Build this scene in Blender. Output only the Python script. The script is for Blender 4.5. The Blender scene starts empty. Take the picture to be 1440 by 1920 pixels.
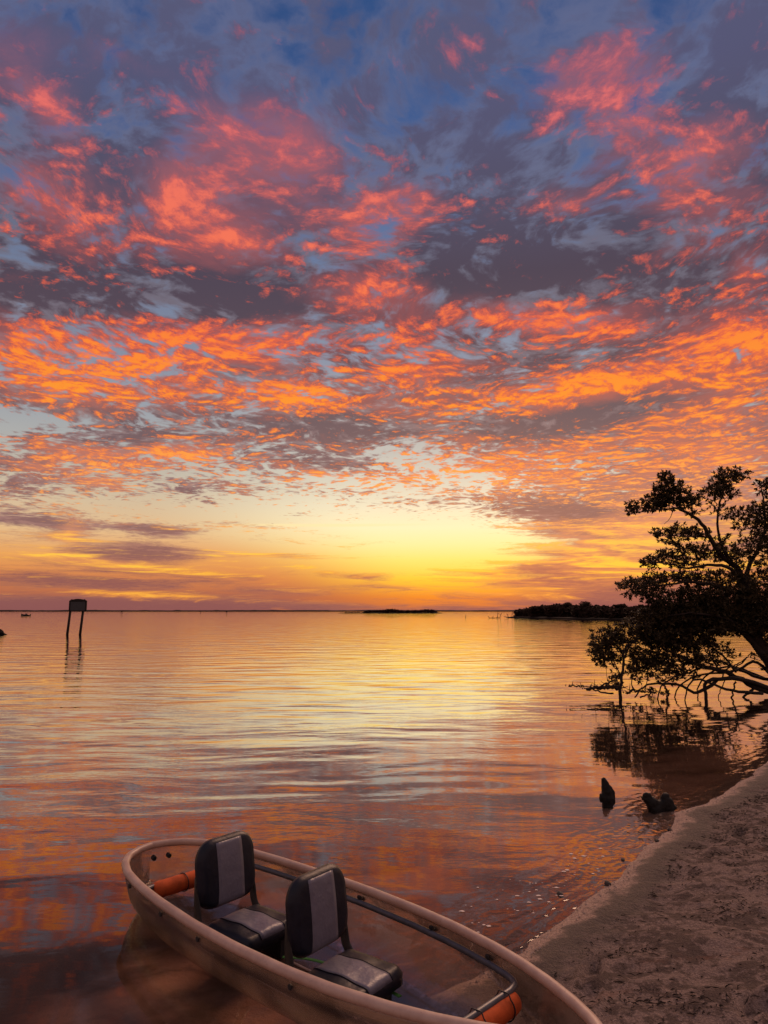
import bpy, bmesh, math, random
import numpy as np
from mathutils import Vector, Matrix

# ------------------------------------------------------------------ camera, sky, cloud glow lamp, exposure
SC = bpy.context.scene
COL = SC.collection
R = math.radians
FPX = 1332.0            # focal length of the photograph in its own pixels
PITCH = R(7.95)
EYE = 2.0               # camera height above the water

cam_data = bpy.data.cameras.new("camera")
cam_data.sensor_fit = 'VERTICAL'
cam_data.sensor_height = 24.0
cam_data.lens = 24.0 * FPX / 1920.0
cam_data.clip_start = 0.05
cam_data.clip_end = 30000.0
cam = bpy.data.objects.new("camera", cam_data)
COL.objects.link(cam)
cam.location = (0, 0, EYE)
cam.rotation_euler = (R(90) + PITCH, 0, 0)
SC.camera = cam

SC.view_settings.view_transform = 'Standard'
SC.view_settings.look = 'None'
SC.view_settings.exposure = 0.0
SC.view_settings.gamma = 1.0
SC.view_settings.use_curve_mapping = False
SC.cycles.max_bounces = 14
SC.cycles.transparent_max_bounces = 24
SC.cycles.caustics_reflective = False
SC.cycles.caustics_refractive = False
SC.cycles.sample_clamp_indirect = 6.0

SUN_AZ, SUN_EL = R(9.0), R(2.0)     # where the sun has just gone down


def ray(u, v):
    a = (u - 720) / FPX
    b = (v - 960) / FPX
    return Vector((a, math.cos(PITCH) + b * math.sin(PITCH), math.sin(PITCH) - b * math.cos(PITCH)))


def azel(u, v):
    d = ray(u, v).normalized()
    return math.atan2(d.x, d.y), math.asin(d.z)


def lin(r, g, b):
    f = lambda c: (c / 255 / 12.92) if c <= 10.3 else ((c / 255 + 0.055) / 1.055) ** 2.4
    return (f(r), f(g), f(b), 1.0)


class NT:
    """small helper for writing node maths as calls"""
    def __init__(s, tree):
        s.t = tree
        s.n = tree.nodes
        s.l = tree.links

    def new(s, kind, **kw):
        n = s.n.new(kind)
        for k, v in kw.items():
            setattr(n, k, v)
        return n

    def put(s, sock, val):
        if isinstance(val, bpy.types.NodeSocket):
            s.l.new(val, sock)
        else:
            sock.default_value = val

    def m(s, op, a, b=0.0, c=0.0, clamp=False):
        n = s.new('ShaderNodeMath', operation=op)
        n.use_clamp = clamp
        s.put(n.inputs[0], a)
        if op not in ('SINE', 'COSINE', 'SQRT', 'ABSOLUTE', 'ARCSINE', 'EXPONENT', 'FRACT', 'FLOOR'):
            s.put(n.inputs[1], b)
        if op in ('MULTIPLY_ADD', 'SMOOTH_MAX', 'SMOOTH_MIN'):
            s.put(n.inputs[2], c)
        return n.outputs[0]

    def add(s, a, b): return s.m('ADD', a, b)
    def sub(s, a, b): return s.m('SUBTRACT', a, b)
    def mul(s, a, b): return s.m('MULTIPLY', a, b)
    def div(s, a, b): return s.m('DIVIDE', a, b)
    def mad(s, a, b, c): return s.m('MULTIPLY_ADD', a, b, c)

    def smooth(s, x, lo, hi, to0=0.0, to1=1.0):
        n = s.new('ShaderNodeMapRange', interpolation_type='SMOOTHSTEP')
        s.put(n.inputs['Value'], x)
        s.put(n.inputs['From Min'], lo)
        s.put(n.inputs['From Max'], hi)
        s.put(n.inputs['To Min'], to0)
        s.put(n.inputs['To Max'], to1)
        return n.outputs[0]

    def maprange(s, x, lo, hi, to0=0.0, to1=1.0):
        n = s.new('ShaderNodeMapRange')
        s.put(n.inputs['Value'], x)
        s.put(n.inputs['From Min'], lo)
        s.put(n.inputs['From Max'], hi)
        s.put(n.inputs['To Min'], to0)
        s.put(n.inputs['To Max'], to1)
        return n.outputs[0]

    def xyz(s, x, y, z=0.0):
        n = s.new('ShaderNodeCombineXYZ')
        s.put(n.inputs[0], x)
        s.put(n.inputs[1], y)
        s.put(n.inputs[2], z)
        return n.outputs[0]

    def sep(s, v):
        n = s.new('ShaderNodeSeparateXYZ')
        s.put(n.inputs[0], v)
        return n.outputs

    def vm(s, op, a, b=(0, 0, 0), scale=None):
        n = s.new('ShaderNodeVectorMath', operation=op)
        s.put(n.inputs[0], a)
        if op == 'SCALE':
            s.put(n.inputs['Scale'], scale)
        else:
            s.put(n.inputs[1], b)
        return n.outputs[0]

    def mapping(s, v, loc=(0, 0, 0), rot=0.0, scale=(1, 1, 1), kind='POINT'):
        n = s.new('ShaderNodeMapping', vector_type=kind)
        s.put(n.inputs['Vector'], v)
        n.inputs['Location'].default_value = loc
        n.inputs['Rotation'].default_value = (0, 0, rot)
        n.inputs['Scale'].default_value = scale
        return n.outputs[0]

    def noise(s, v, scale, detail=4.0, rough=0.5, dist=0.0, lac=2.0, color=False, dims='3D'):
        n = s.new('ShaderNodeTexNoise', noise_dimensions=dims)
        s.put(n.inputs['Vector'], v)
        s.put(n.inputs['Scale'], scale)
        n.inputs['Detail'].default_value = detail
        n.inputs['Roughness'].default_value = rough
        n.inputs['Lacunarity'].default_value = lac
        s.put(n.inputs['Distortion'], dist)
        return n.outputs['Color' if color else 0]

    def ramp(s, f, stops, interp='LINEAR'):
        n = s.new('ShaderNodeValToRGB')
        n.color_ramp.interpolation = interp
        e = n.color_ramp.elements
        while len(e) > 1:
            e.remove(e[-1])
        e[0].position, e[0].color = stops[0]
        for p, c in stops[1:]:
            q = e.new(p)
            q.color = c
        s.put(n.inputs[0], f)
        return n.outputs[0]

    def mix(s, f, a, b, blend='MIX'):
        n = s.new('ShaderNodeMix', data_type='RGBA', blend_type=blend)
        s.put(n.inputs['Factor'], f)
        s.put(n.inputs['A'], a)
        s.put(n.inputs['B'], b)
        return n.outputs['Result']

    def blobs(s, vec, items):
        """sum of soft elliptical patches of the sky, each placed by its direction (azimuth, elevation)"""
        tot = None
        for (u, v, ru, rv, ang, w) in items:
            a0, e0 = azel(u, v)
            ca, sa = math.cos(R(ang)), math.sin(R(ang))
            a1, e1 = azel(u + 8 * ca, v + 8 * sa)
            th = math.atan2(e1 - e0, a1 - a0)
            k1 = math.hypot(a1 - a0, e1 - e0) / 8
            a2, e2 = azel(u - 8 * sa, v + 8 * ca)
            k2 = math.hypot(a2 - a0, e2 - e0) / 8
            mp = s.mapping(vec, (a0, e0, 0), th, (ru * k1 * 1.9, rv * k2 * 1.9, 1), 'TEXTURE')
            g = s.new('ShaderNodeTexGradient', gradient_type='QUADRATIC_SPHERE')
            s.put(g.inputs[0], mp)
            tot = s.mul(g.outputs['Fac'], w) if tot is None else s.mad(g.outputs['Fac'], w, tot)
        return tot


def make_world():
    w = bpy.data.worlds.new("World")
    SC.world = w
    w.use_nodes = True
    t = NT(w.node_tree)
    t.n.clear()
    tc = t.new('ShaderNodeTexCoord')
    d = t.vm('NORMALIZE', tc.outputs['Generated'])
    x, y, z = t.sep(d)
    el = t.m('ARCSINE', z)
    az = t.m('ARCTAN2', x, y)
    ae = t.xyz(az, el)
    elp = t.m('MAXIMUM', el, 0.0)
    # the cloud deck: a plane far overhead, so that it closes up towards the horizon
    k = t.div(1.0, t.add(t.m('MAXIMUM', z, 0.0), 0.045))
    p = t.xyz(t.mul(x, k), t.mul(y, k))
    p = t.mapping(p, rot=SUN_AZ)                  # +Y now runs to the sunset point
    wv = t.noise(p, 1.7, 2, 0.5, color=True)
    wv = t.vm('SUBTRACT', wv, (0.5, 0.5, 0.5))
    pw = t.vm('ADD', p, t.vm('SCALE', wv, scale=0.34))
    wv2 = t.vm('SUBTRACT', t.noise(pw, 8.5, 4, 0.6, color=True), (0.5, 0.5, 0.5))
    pw = t.vm('ADD', pw, t.vm('SCALE', wv2, scale=0.05))
    ps = t.mapping(pw, scale=(1.0, 0.74, 1.0))       # drawn out towards the sunset
    big = t.noise(ps, 2.6, 4, 0.55)
    puff = t.noise(ps, 6.2, 9, 0.65)
    puff2 = t.noise(t.vm('ADD', ps, (0.0, 0.026, 0.0)), 6.2, 9, 0.65)
    fine = t.noise(t.mapping(pw, loc=(5, 2, 0), scale=(1, 0.8, 1)), 19.0, 6, 0.66)
    relief = t.sub(puff, puff2)
    vo = t.new('ShaderNodeTexVoronoi', feature='SMOOTH_F1', voronoi_dimensions='2D')
    vo.inputs['Detail'].default_value = 2.5
    vo.inputs['Roughness'].default_value = 0.55
    vo.inputs['Smoothness'].default_value = 0.55
    vo.inputs['Scale'].default_value = 11.5
    t.put(vo.inputs['Vector'], t.mapping(pw, scale=(1.0, 0.9, 1.0)))
    cell = t.sub(0.68, vo.outputs['Distance'])        # heaped cells of the mackerel sky
    sheet = t.noise(t.mapping(p, loc=(3.1, 1.7, 0), scale=(0.8, 1.5, 1.0)), 4.6, 7, 0.62, 0.25)
    tone = t.noise(t.mapping(pw, loc=(9, 4, 0), scale=(1.0, 0.9, 1.0)), 6.0, 8, 0.64)
    # flat bands of cloud far away, low over the water
    ql = t.vm('MULTIPLY', ae, (3.6, 40.0, 1.0))
    qw = t.vm('SUBTRACT', t.noise(ql, 0.9, 3, 0.5, color=True), (0.5, 0.5, 0.5))
    ql = t.vm('ADD', ql, t.vm('SCALE', qw, scale=1.3))
    band = t.noise(ql, 1.25, 7, 0.6)
    band2 = t.noise(t.vm('ADD', ql, (0.06, 0.13, 0.0)), 1.25, 7, 0.6)
    lowf = t.smooth(el, 0.075, 0.175, 1.0, 0.0)

    COVER = t.blobs(ae, SKY_COVER)
    LIT = t.blobs(ae, SKY_LIT)

    base = t.smooth(el, 0.12, 0.27, 0.0, 0.42)
    cov = t.add(t.mad(t.sub(big, 0.5), 1.5, base), t.mad(t.sub(puff, 0.5), 1.7, COVER))
    cov = t.add(cov, t.mad(cell, 0.85, t.mul(t.sub(fine, 0.5), 1.1)))
    covl = t.add(t.mad(t.sub(band, 0.5), 2.9, t.mul(t.sub(fine, 0.5), 0.5)), t.mul(COVER, 1.15))
    covl = t.add(covl, t.mul(t.smooth(el, 0.003, 0.022, 0.42, -0.22), t.smooth(t.m('ABSOLUTE', t.sub(az, 0.1)), 0.05, 0.3, 0.7, 1.0)))
    cov = t.mad(t.sub(covl, cov), lowf, cov)
    high = t.smooth(el, 0.30, 0.62)
    cov = t.mad(high, 0.16, cov)
    cover = t.smooth(cov, t.mad(high, -0.20, -0.22), t.mad(high, 0.16, 0.34))
    thick = t.smooth(t.mad(t.sub(tone, 0.5), 3.2, cov), -0.05, 0.70)

    litv = t.add(t.mad(t.sub(puff, 0.5), 2.3, t.mad(cell, 0.9, t.mul(LIT, 1.05))), t.mul(relief, 7.0))
    litv = t.add(litv, t.mad(t.sub(fine, 0.5), 1.6, t.mad(t.sub(sheet, 0.5), 0.9, -0.13)))
    litl = t.add(t.mad(t.sub(band, band2), 8.0, t.mul(LIT, 1.0)), t.mad(t.sub(fine, 0.5), 0.8, -0.20))
    litl = t.sub(litl, t.smooth(el, 0.004, 0.02, 0.6, 0.0))
    litv = t.mad(t.sub(litl, litv), lowf, litv)
    soft = t.smooth(el, 0.20, 0.60, 0.16, 0.70)
    lit = t.smooth(litv, -0.10, t.add(0.92, soft))
    hot = t.smooth(litv, 0.50, t.add(1.25, soft))

    def by_el(stops):
        return t.ramp(t.div(elp, R(50)), [(math.degrees(azel(720, v)[1]) / 50 if v < 1146 else 0.0, lin(*c)) for v, c in stops])

    near = [(1146, (206, 112, 66)), (1120, (238, 138, 40)), (1085, (255, 206, 62)), (1050, (255, 228, 118)), (1020, (254, 237, 164)), (990, (252, 239, 190)),
            (950, (238, 228, 196)), (900, (214, 208, 190)), (850, (192, 190, 182)), (780, (168, 168, 170)), (680, (138, 146, 164)),
            (560, (116, 130, 158)), (420, (88, 110, 152)), (250, (62, 90, 142)), (60, (44, 76, 128))]
    away = [(1146, (150, 88, 76)), (1120, (176, 100, 74)), (1085, (214, 132, 78)), (1050, (230, 160, 92)), (1005, (226, 186, 138)),
            (950, (208, 186, 156)), (900, (190, 180, 164)), (850, (170, 170, 168)), (780, (150, 156, 166)), (680, (130, 138, 158)),
            (560, (108, 120, 148)), (420, (84, 102, 144)), (250, (60, 84, 134)), (60, (44, 72, 122))]
    ang = t.m('ABSOLUTE', t.sub(az, azel(840, 1060)[0]))
    side = t.smooth(ang, t.smooth(el, 0.02, 0.14, 0.0, 0.10), t.smooth(el, 0.02, 0.14, 0.25, 0.44))
    clear = t.mix(side, by_el(near), by_el(away))
    # the sky behind the camera: a broad, paler dusk sky that lights what faces us
    back = t.smooth(y, -0.15, 0.35, 1.0, 0.0)

    dark = by_el([(1146, (140, 86, 84)), (1080, (146, 92, 86)), (1000, (136, 98, 98)), (900, (122, 94, 98)), (780, (102, 84, 92)),
                  (650, (82, 66, 80)), (520, (72, 62, 80)), (380, (78, 74, 98)), (200, (82, 82, 114)), (30, (84, 86, 118))])
    dim = by_el([(1146, (150, 96, 86)), (1080, (170, 106, 84)), (1000, (160, 118, 112)), (900, (150, 118, 118)), (780, (132, 112, 116)),
                 (650, (116, 104, 116)), (520, (104, 102, 120)), (380, (100, 104, 132)), (200, (94, 102, 138)), (30, (88, 98, 136))])
    cloudc = t.mix(thick, dim, dark)
    litn = by_el([(1146, (226, 130, 70)), (1090, (255, 176, 58)), (1040, (255, 186, 84)), (960, (255, 160, 84)), (880, (252, 132, 62)),
                  (760, (255, 116, 44)), (640, (248, 98, 58)), (520, (228, 94, 74)), (400, (210, 94, 88)), (250, (192, 90, 98)), (80, (164, 86, 104))])
    lith = by_el([(1146, (255, 170, 70)), (1060, (255, 206, 70)), (960, (255, 184, 96)), (880, (255, 158, 66)), (760, (255, 150, 34)),
                  (640, (255, 128, 46)), (520, (252, 118, 78)), (400, (244, 114, 90)), (250, (232, 110, 106)), (80, (206, 106, 116))])
    warm = t.mix(hot, litn, lith)
    wash = t.smooth(t.add(t.mad(t.sub(big, 0.5), 1.8, LIT), t.mad(t.sub(tone, 0.5), 1.5, 0.02)), -0.05, 1.0, 0.0, 0.78)
    washc = by_el([(1146, (190, 110, 80)), (1080, (222, 140, 84)), (1000, (226, 146, 108)), (900, (214, 124, 96)), (780, (190, 100, 84)),
                   (650, (176, 84, 80)), (520, (166, 86, 88)), (380, (160, 90, 98)), (200, (148, 92, 112)), (30, (128, 92, 118))])
    cloudc = t.mix(wash, cloudc, washc)
    sky = t.mix(cover, clear, cloudc)
    lit_amount = t.mul(lit, t.smooth(cov, -0.30, 0.02))
    sky = t.mix(t.mul(lit_amount, 0.93), sky, warm)
    trail = t.smooth(t.blobs(ae, [(600, 985, 200, 3.2, 0, 1.0)]), 0.05, 0.6, 0.0, 0.6)
    sky = t.mix(trail, sky, lin(255, 232, 170))

    # a pure atmosphere underneath, low sun, as a faint base
    ns = t.new('ShaderNodeTexSky', sky_type='NISHITA')
    ns.sun_disc = False
    ns.sun_elevation = SUN_EL
    ns.sun_rotation = SUN_AZ
    ns.air_density = 1.4
    ns.dust_density = 2.5
    sky = t.vm('ADD', sky, t.vm('SCALE', ns.outputs[0], scale=0.012))
    rear = t.ramp(t.div(elp, R(90)), [(0.0, lin(196, 150, 150)), (0.25, lin(208, 168, 160)), (0.6, lin(188, 168, 174)), (1.0, lin(140, 138, 162))])
    rear = t.vm('SCALE', rear, scale=REAR_SKY)
    sky = t.mix(back, sky, rear)
    low = t.smooth(z, -0.02, 0.0)
    sky = t.mix(low, lin(60, 42, 36), sky)
    bg = t.new('ShaderNodeBackground')
    t.put(bg.inputs['Color'], sky)
    bg.inputs['Strength'].default_value = 1.0
    out = t.new('ShaderNodeOutputWorld')
    t.l.new(bg.outputs[0], out.inputs['Surface'])
    w.cycles.sampling_method = 'MANUAL'
    w.cycles.sample_map_resolution = 1024


REAR_SKY = 0.72
# (photo column, photo row, half width, half height, tilt, weight): where the cloud deck is thick / torn open
SKY_COVER = [
    (190, 905, 70, 16, 6, 0.5), (265, 990, 80, 10, 3, 0.55), (470, 985, 150, 9, 3, 0.5), (400, 942, 60, 8, 3, 0.4), (545, 966, 40, 6, 3, 0.4), (150, 770, 160, 20, 6, 0.6),
    (130, 860, 150, 22, 5, 0.5), (510, 1040, 130, 10, 3, 0.4), (480, 1105, 180, 14, 2, 0.4), (700, 1090, 60, 18, 0, 0.4), (880, 1090, 220, 14, 3, 0.35), (1180, 970, 260, 60, 0, 0.5),
    (1390, 110, 150, 130, -30, 0.45), (940, 290, 80, 60, 0, 0.5), (1060, 500, 240, 80, 0, 0.75), (420, 555, 240, 55, 8, 0.6),
    (90, 560, 170, 50, 5, 0.5), (640, 800, 130, 35, 5, 0.5), (1090, 785, 190, 40, -12, 0.6), (840, 490, 80, 70, 0, 0.5),
    (1060, 962, 170, 26, 4, 0.55), (285, 1035, 120, 30, 3, 0.85), (180, 1088, 240, 26, 4, 0.7), (1010, 1068, 130, 30, 5, 0.5),
    (240, 815, 120, 26, 3, 0.6), (60, 980, 120, 22, 6, 0.55), (640, 872, 110, 26, 6, 0.5), (450, 690, 120, 24, 6, 0.4),
    (250, 300, 190, 120, 30, 0.25), (345, 920, 50, 18, 3, 0.6), (1270, 890, 300, 170, 0, 0.75), (1250, 640, 220, 140, 0, 0.4),
    (280, 990, 110, 14, 3, 0.5), (30, 905, 80, 40, 5, 0.5), (620, 1075, 60, 12, 3, 0.4), (830, 740, 120, 60, 0, 0.4),
    (100, 1132, 300, 16, 0, 0.7), (1150, 1110, 160, 40, 0, 0.4), (130, 1000, 50, 40, 40, 0.6), (1220, 1030, 230, 90, 0, 0.8), (350, 420, 240, 90, 20, 0.3),
    (740, 150, 60, 120, 10, -0.3), (590, 110, 70, 70, 0, -0.35), (990, 225, 90, 70, 0, -0.5), (690, 300, 70, 70, 0, -0.3),
    (110, 790, 170, 36, 4, -0.6), (880, 1000, 260, 44, 0, -0.6), (470, 960, 300, 44, 0, -0.45), (780, 850, 110, 34, 0, -0.5),
    (720, 1060, 180, 34, 0, -0.4), (1330, 440, 90, 40, -20, -0.4), (720, 900, 200, 24, 0, -0.3), (40, 30, 120, 70, 0, -0.3), (1230, 40, 40, 60, 30, -0.3),
    (640, 20, 200, 40, 0, -0.2), (400, 1060, 120, 14, 0, -0.3)]
# where the low light catches the underside of the clouds / where they stay in shade
SKY_LIT = [
    (200, 908, 60, 14, 6, 0.6), (480, 990, 130, 6, 3, 0.7), (100, 1042, 170, 9, 6, 0.8), (540, 1062, 130, 8, 3, 0.5), (1180, 980, 250, 40, 0, 0.5), (150, 850, 170, 26, 5, 0.5),
    (120, 300, 120, 90, 20, 0.4), (60, 640, 140, 60, 0, 0.4), (1400, 720, 90, 90, 0, 0.5),
    (95, 200, 95, 36, 36, 1.0), (210, 95, 70, 36, 25, 0.6), (540, 270, 135, 90, -15, 1.2), (330, 360, 90, 100, 60, 1.15), (400, 220, 120, 60, 25, 0.5),
    (430, 445, 110, 55, 18, 1.1), (150, 430, 190, 60, 32, 0.65), (690, 430, 110, 60, 0, 1.0), (700, 550, 150, 55, -14, 1.0),
    (1150, 130, 120, 80, -38, 0.9), (1040, 150, 60, 50, 0, 0.8), (1200, 215, 90, 60, -45, 1.0), (1290, 300, 120, 70, -30, 1.2),
    (1060, 390, 80, 36, 0, 0.6), (770, 380, 90, 70, 0, 0.7), (1050, 600, 200, 42, 4, 1.3), (1100, 722, 290, 32, -11, 1.6),
    (1380, 640, 130, 60, -20, 1.0), (300, 680, 290, 70, 5, 1.0), (560, 745, 150, 42, 10, 1.3), (120, 720, 190, 46, 8, 0.9),
    (450, 640, 240, 40, 0, 0.9), (780, 690, 110, 75, 0, 0.9), (340, 850, 110, 30, 8, 1.0), (1250, 770, 230, 70, -8, 0.62),
    (1050, 850, 330, 70, 0, 0.55), (1360, 860, 140, 60, 0, 0.6), (870, 890, 220, 40, 0, 0.7), (1250, 950, 230, 70, 0, 0.6),
    (1180, 1060, 260, 70, 0, 0.85), (640, 895, 120, 26, 4, 0.7), (130, 1000, 50, 44, 40, 0.9), (860, 1062, 240, 36, 0, 0.8),
    (1230, 480, 160, 60, -25, 0.7), (180, 880, 120, 26, 4, 0.6), (480, 1045, 220, 14, 4, 0.8), (1400, 500, 60, 60, 0, 0.6), (60, 360, 60, 40, 30, 0.7),
    (250, 1062, 250, 12, 5, 0.9), (200, 1112, 200, 8, 3, 0.8),
    (1390, 110, 150, 130, -30, -0.5), (950, 290, 100, 70, 0, -0.7), (1050, 495, 230, 70, 0, -1.1), (420, 558, 230, 36, 8, -1.0),
    (90, 560, 160, 34, 5, -0.6), (640, 800, 130, 30, 5, -0.7), (1090, 785, 190, 30, -12, -1.0), (840, 490, 70, 70, 0, -0.6),
    (1060, 962, 150, 20, 4, -0.8), (285, 1035, 110, 20, 3, -1.2), (180, 1090, 220, 14, 4, -1.0), (450, 700, 120, 20, 6, -0.8),
    (1010, 1072, 120, 20, 5, -0.7), (230, 818, 110, 18, 3, -0.7), (640, 150, 200, 130, 0, -0.5), (260, 200, 140, 120, 30, -0.3),
    (250, 30, 260, 60, 0, -0.4), (60, 980, 110, 18, 6, -0.6), (640, 870, 90, 20, 6, -0.7), (345, 920, 46, 14, 3, -0.7), (650, 780, 120, 30, 0, -0.3),
    (850, 250, 120, 90, 0, -0.4), (900, 790, 60, 40, 0, -0.3), (100, 1134, 300, 12, 0, -0.8), (1150, 1125, 160, 20, 0, -0.6)]
make_world()

cloud_glow_data = bpy.data.lights.new("cloud_glow", 'SUN')  # lamp added high on the right for the bright clouds; real sun is down
cloud_glow_data.energy = 1.7
cloud_glow_data.angle = R(30)
cloud_glow_data.color = (1.0, 0.57, 0.36)
cloud_glow = bpy.data.objects.new("cloud_glow", cloud_glow_data)
COL.objects.link(cloud_glow)
_saz, _sel = R(24), R(38)
cloud_glow.rotation_euler = Vector((-math.sin(_saz) * math.cos(_sel), -math.cos(_saz) * math.cos(_sel), -math.sin(_sel))).to_track_quat('-Z', 'Y').to_euler()

# ------------------------------------------------------------------ helpers
def mat(name):
    m = bpy.data.materials.new(name)
    m.use_nodes = True
    t = NT(m.node_tree)
    t.n.clear()
    return m, t


def out(t, shader, disp=None):
    o = t.new('ShaderNodeOutputMaterial')
    t.l.new(shader, o.inputs['Surface'])


def principled(t, color, rough=0.6, normal=None, spec=0.5, metallic=0.0):
    b = t.new('ShaderNodeBsdfPrincipled')
    t.put(b.inputs['Base Color'], color)
    t.put(b.inputs['Roughness'], rough)
    t.put(b.inputs['Metallic'], metallic)
    t.put(b.inputs['Specular IOR Level'], spec)
    if normal is not None:
        t.l.new(normal, b.inputs['Normal'])
    return b.outputs[0]


def bump(t, h, strength=0.5, dist=0.01, normal=None):
    b = t.new('ShaderNodeBump')
    t.put(b.inputs['Strength'], strength)
    t.put(b.inputs['Distance'], dist)
    t.l.new(h, b.inputs['Height'])
    if normal is not None:
        t.l.new(normal, b.inputs['Normal'])
    return b.outputs[0]


def tag(o, label=None, cat=None, group=None, kind=None):
    if label: o['label'] = label
    if cat: o['category'] = cat
    if group: o['group'] = group
    if kind: o['kind'] = kind
    return o


def empty(name, loc, rz=0.0):
    o = bpy.data.objects.new(name, None)
    COL.objects.link(o)
    o.location = loc
    o.rotation_euler = (0, 0, rz)
    o.empty_display_size = 0.2
    return o


def link_mesh(name, verts, faces, material, parent=None, smooth=True, loc=None, attr=None):
    me = bpy.data.meshes.new(name)
    me.from_pydata([tuple(v) for v in verts], [], [tuple(f) for f in faces])
    me.update()
    if smooth:
        me.polygons.foreach_set('use_smooth', [True] * len(me.polygons))
    if attr:
        for k, vals in attr.items():
            a = me.attributes.new(k, 'FLOAT', 'POINT')
            a.data.foreach_set('value', vals)
    me.materials.append(material)
    o = bpy.data.objects.new(name, me)
    COL.objects.link(o)
    if parent is not None:
        o.parent = parent
    if loc is not None:
        o.location = loc
    return o


class MB:
    """collects vertices and faces of one mesh"""
    def __init__(s):
        s.v, s.f = [], []

    def add(s, verts, faces):
        k = len(s.v)
        s.v.extend([tuple(q) for q in verts])
        s.f.extend([tuple(i + k for i in f) for f in faces])

    def tube(s, pts, rad, n=8, closed=False, cap=True, squash=None, twist=0.0):
        pts = [Vector(p) for p in pts]
        N = len(pts)
        rads = rad if isinstance(rad, (list, tuple)) else [rad] * N
        T = []
        for i in range(N):
            a = pts[(i - 1) % N] if (closed or i > 0) else pts[i]
            b = pts[(i + 1) % N] if (closed or i < N - 1) else pts[i]
            T.append((b - a).normalized())
        up = Vector((0, 0, 1)) if abs(T[0].z) < 0.9 else Vector((1, 0, 0))
        side = T[0].cross(up).normalized()
        verts = []
        for i in range(N):
            side = (side - T[i] * side.dot(T[i])).normalized()
            nrm = side.cross(T[i]).normalized()
            for k in range(n):
                a = 2 * math.pi * k / n + twist
                sx, sy = (squash or (1, 1))
                verts.append(pts[i] + (side * math.cos(a) * sx + nrm * math.sin(a) * sy) * rads[i])
        faces = []
        for i in range(N if closed else N - 1):
            j = (i + 1) % N
            for k in range(n):
                l = (k + 1) % n
                faces.append((i * n + k, i * n + l, j * n + l, j * n + k))
        if cap and not closed:
            faces.append(tuple(range(n))[::-1])
            faces.append(tuple((N - 1) * n + k for k in range(n)))
        s.add(verts, faces)
        return s

    def box(s, c, d, rot=None):
        x, y, z = d[0] / 2, d[1] / 2, d[2] / 2
        vs = [Vector(q) for q in ((-x, -y, -z), (x, -y, -z), (x, y, -z), (-x, y, -z), (-x, -y, z), (x, -y, z), (x, y, z), (-x, y, z))]
        if rot is not None:
            vs = [rot @ q for q in vs]
        s.add([q + Vector(c) for q in vs], [(0, 3, 2, 1), (4, 5, 6, 7), (0, 1, 5, 4), (1, 2, 6, 5), (2, 3, 7, 6), (3, 0, 4, 7)])
        return s

    def build(s, name, material, parent=None, smooth=True, bevel=0.0, loc=None, seg=2):
        o = link_mesh(name, s.v, s.f, material, parent, smooth, loc)
        if bevel:
            m = o.modifiers.new('bevel', 'BEVEL')
            m.width = bevel
            m.segments = seg
            m.limit_method = 'ANGLE'
            m.angle_limit = R(40)
            m.harden_normals = False
        return o


def spline(pts, n):
    """smooth curve through the points"""
    P = [Vector(p) for p in pts]
    if len(P) == 2:
        return [P[0].lerp(P[1], i / n) for i in range(n + 1)]
    P = [P[0] * 2 - P[1]] + P + [P[-1] * 2 - P[-2]]
    o = []
    segs = len(P) - 3
    for i in range(n + 1):
        f = i / n * segs
        k = min(int(f), segs - 1)
        u = f - k
        a, b, c, d = P[k:k + 4]
        o.append(0.5 * ((2 * b) + (c - a) * u + (2 * a - 5 * b + 4 * c - d) * u * u + (3 * b - a - 3 * c + d) * u ** 3))
    return o


class Lattice:
    """smooth value noise over x, y for numpy arrays"""
    def __init__(s, seed):
        s.g = np.random.RandomState(seed).rand(256, 256)

    def one(s, x, y):
        xi, yi = np.floor(x).astype(int), np.floor(y).astype(int)
        fx, fy = x - xi, y - yi
        fx, fy = fx * fx * (3 - 2 * fx), fy * fy * (3 - 2 * fy)
        g = s.g
        q = lambda i, j: g[i % 256, j % 256]
        return (q(xi, yi) * (1 - fx) + q(xi + 1, yi) * fx) * (1 - fy) + (q(xi, yi + 1) * (1 - fx) + q(xi + 1, yi + 1) * fx) * fy

    def fbm(s, x, y, octs=4, rough=0.5):
        a, t, tot = 1.0, 0.0, 0.0
        for i in range(octs):
            t = t + a * (s.one(x * 2 ** i + 17.3 * i, y * 2 ** i + 5.1 * i) - 0.5)
            tot += a
            a *= rough
        return t / tot


LAT = Lattice(4)

# ------------------------------------------------------------------ the kayak's shape (used by beach, water and kayak)
KC = Vector((-0.397, 4.205, 0.0))
_d = Vector((0.95 + 1.72 - 0.06, 3.06 - 5.40 - 0.16, 0)).normalized()
KROT = math.atan2(_d.y, _d.x)
_S = [0.0, 0.03, 0.10, 0.22, 0.40, 0.65, 0.95, 1.40, 1.80, 2.20, 2.50, 2.80, 3.00, 3.20, 3.36, 3.48, 3.54, 3.57]
_W = [0.0, 0.115, 0.22, 0.305, 0.375, 0.425, 0.462, 0.492, 0.495, 0.475, 0.440, 0.380, 0.322, 0.246, 0.168, 0.098, 0.05, 0.0]
KX0 = -1.79
KL = 3.50            # length overall


def k_w(x):
    return float(np.interp((x - KX0) * 3.57 / KL, _S, _W))


def k_g(x):      # gunwale height
    return 0.322 + 0.022 * (x / 1.8) ** 2 + 0.012 * x


def k_k(x):      # keel height
    q = min(1.0, abs(x / 1.79))
    return -0.062 + 0.030 * x + 0.20 * q ** 5


def k_profile(x, tau):
    return k_w(x) * max(0.0, 1 - (1 - tau) ** 2.7) ** 0.44


def k_half_at(x, z):
    k, g = k_k(x), k_g(x)
    if z <= k:
        return 0.0
    return k_profile(x, min(1.0, (z - k) / (g - k)))


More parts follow.
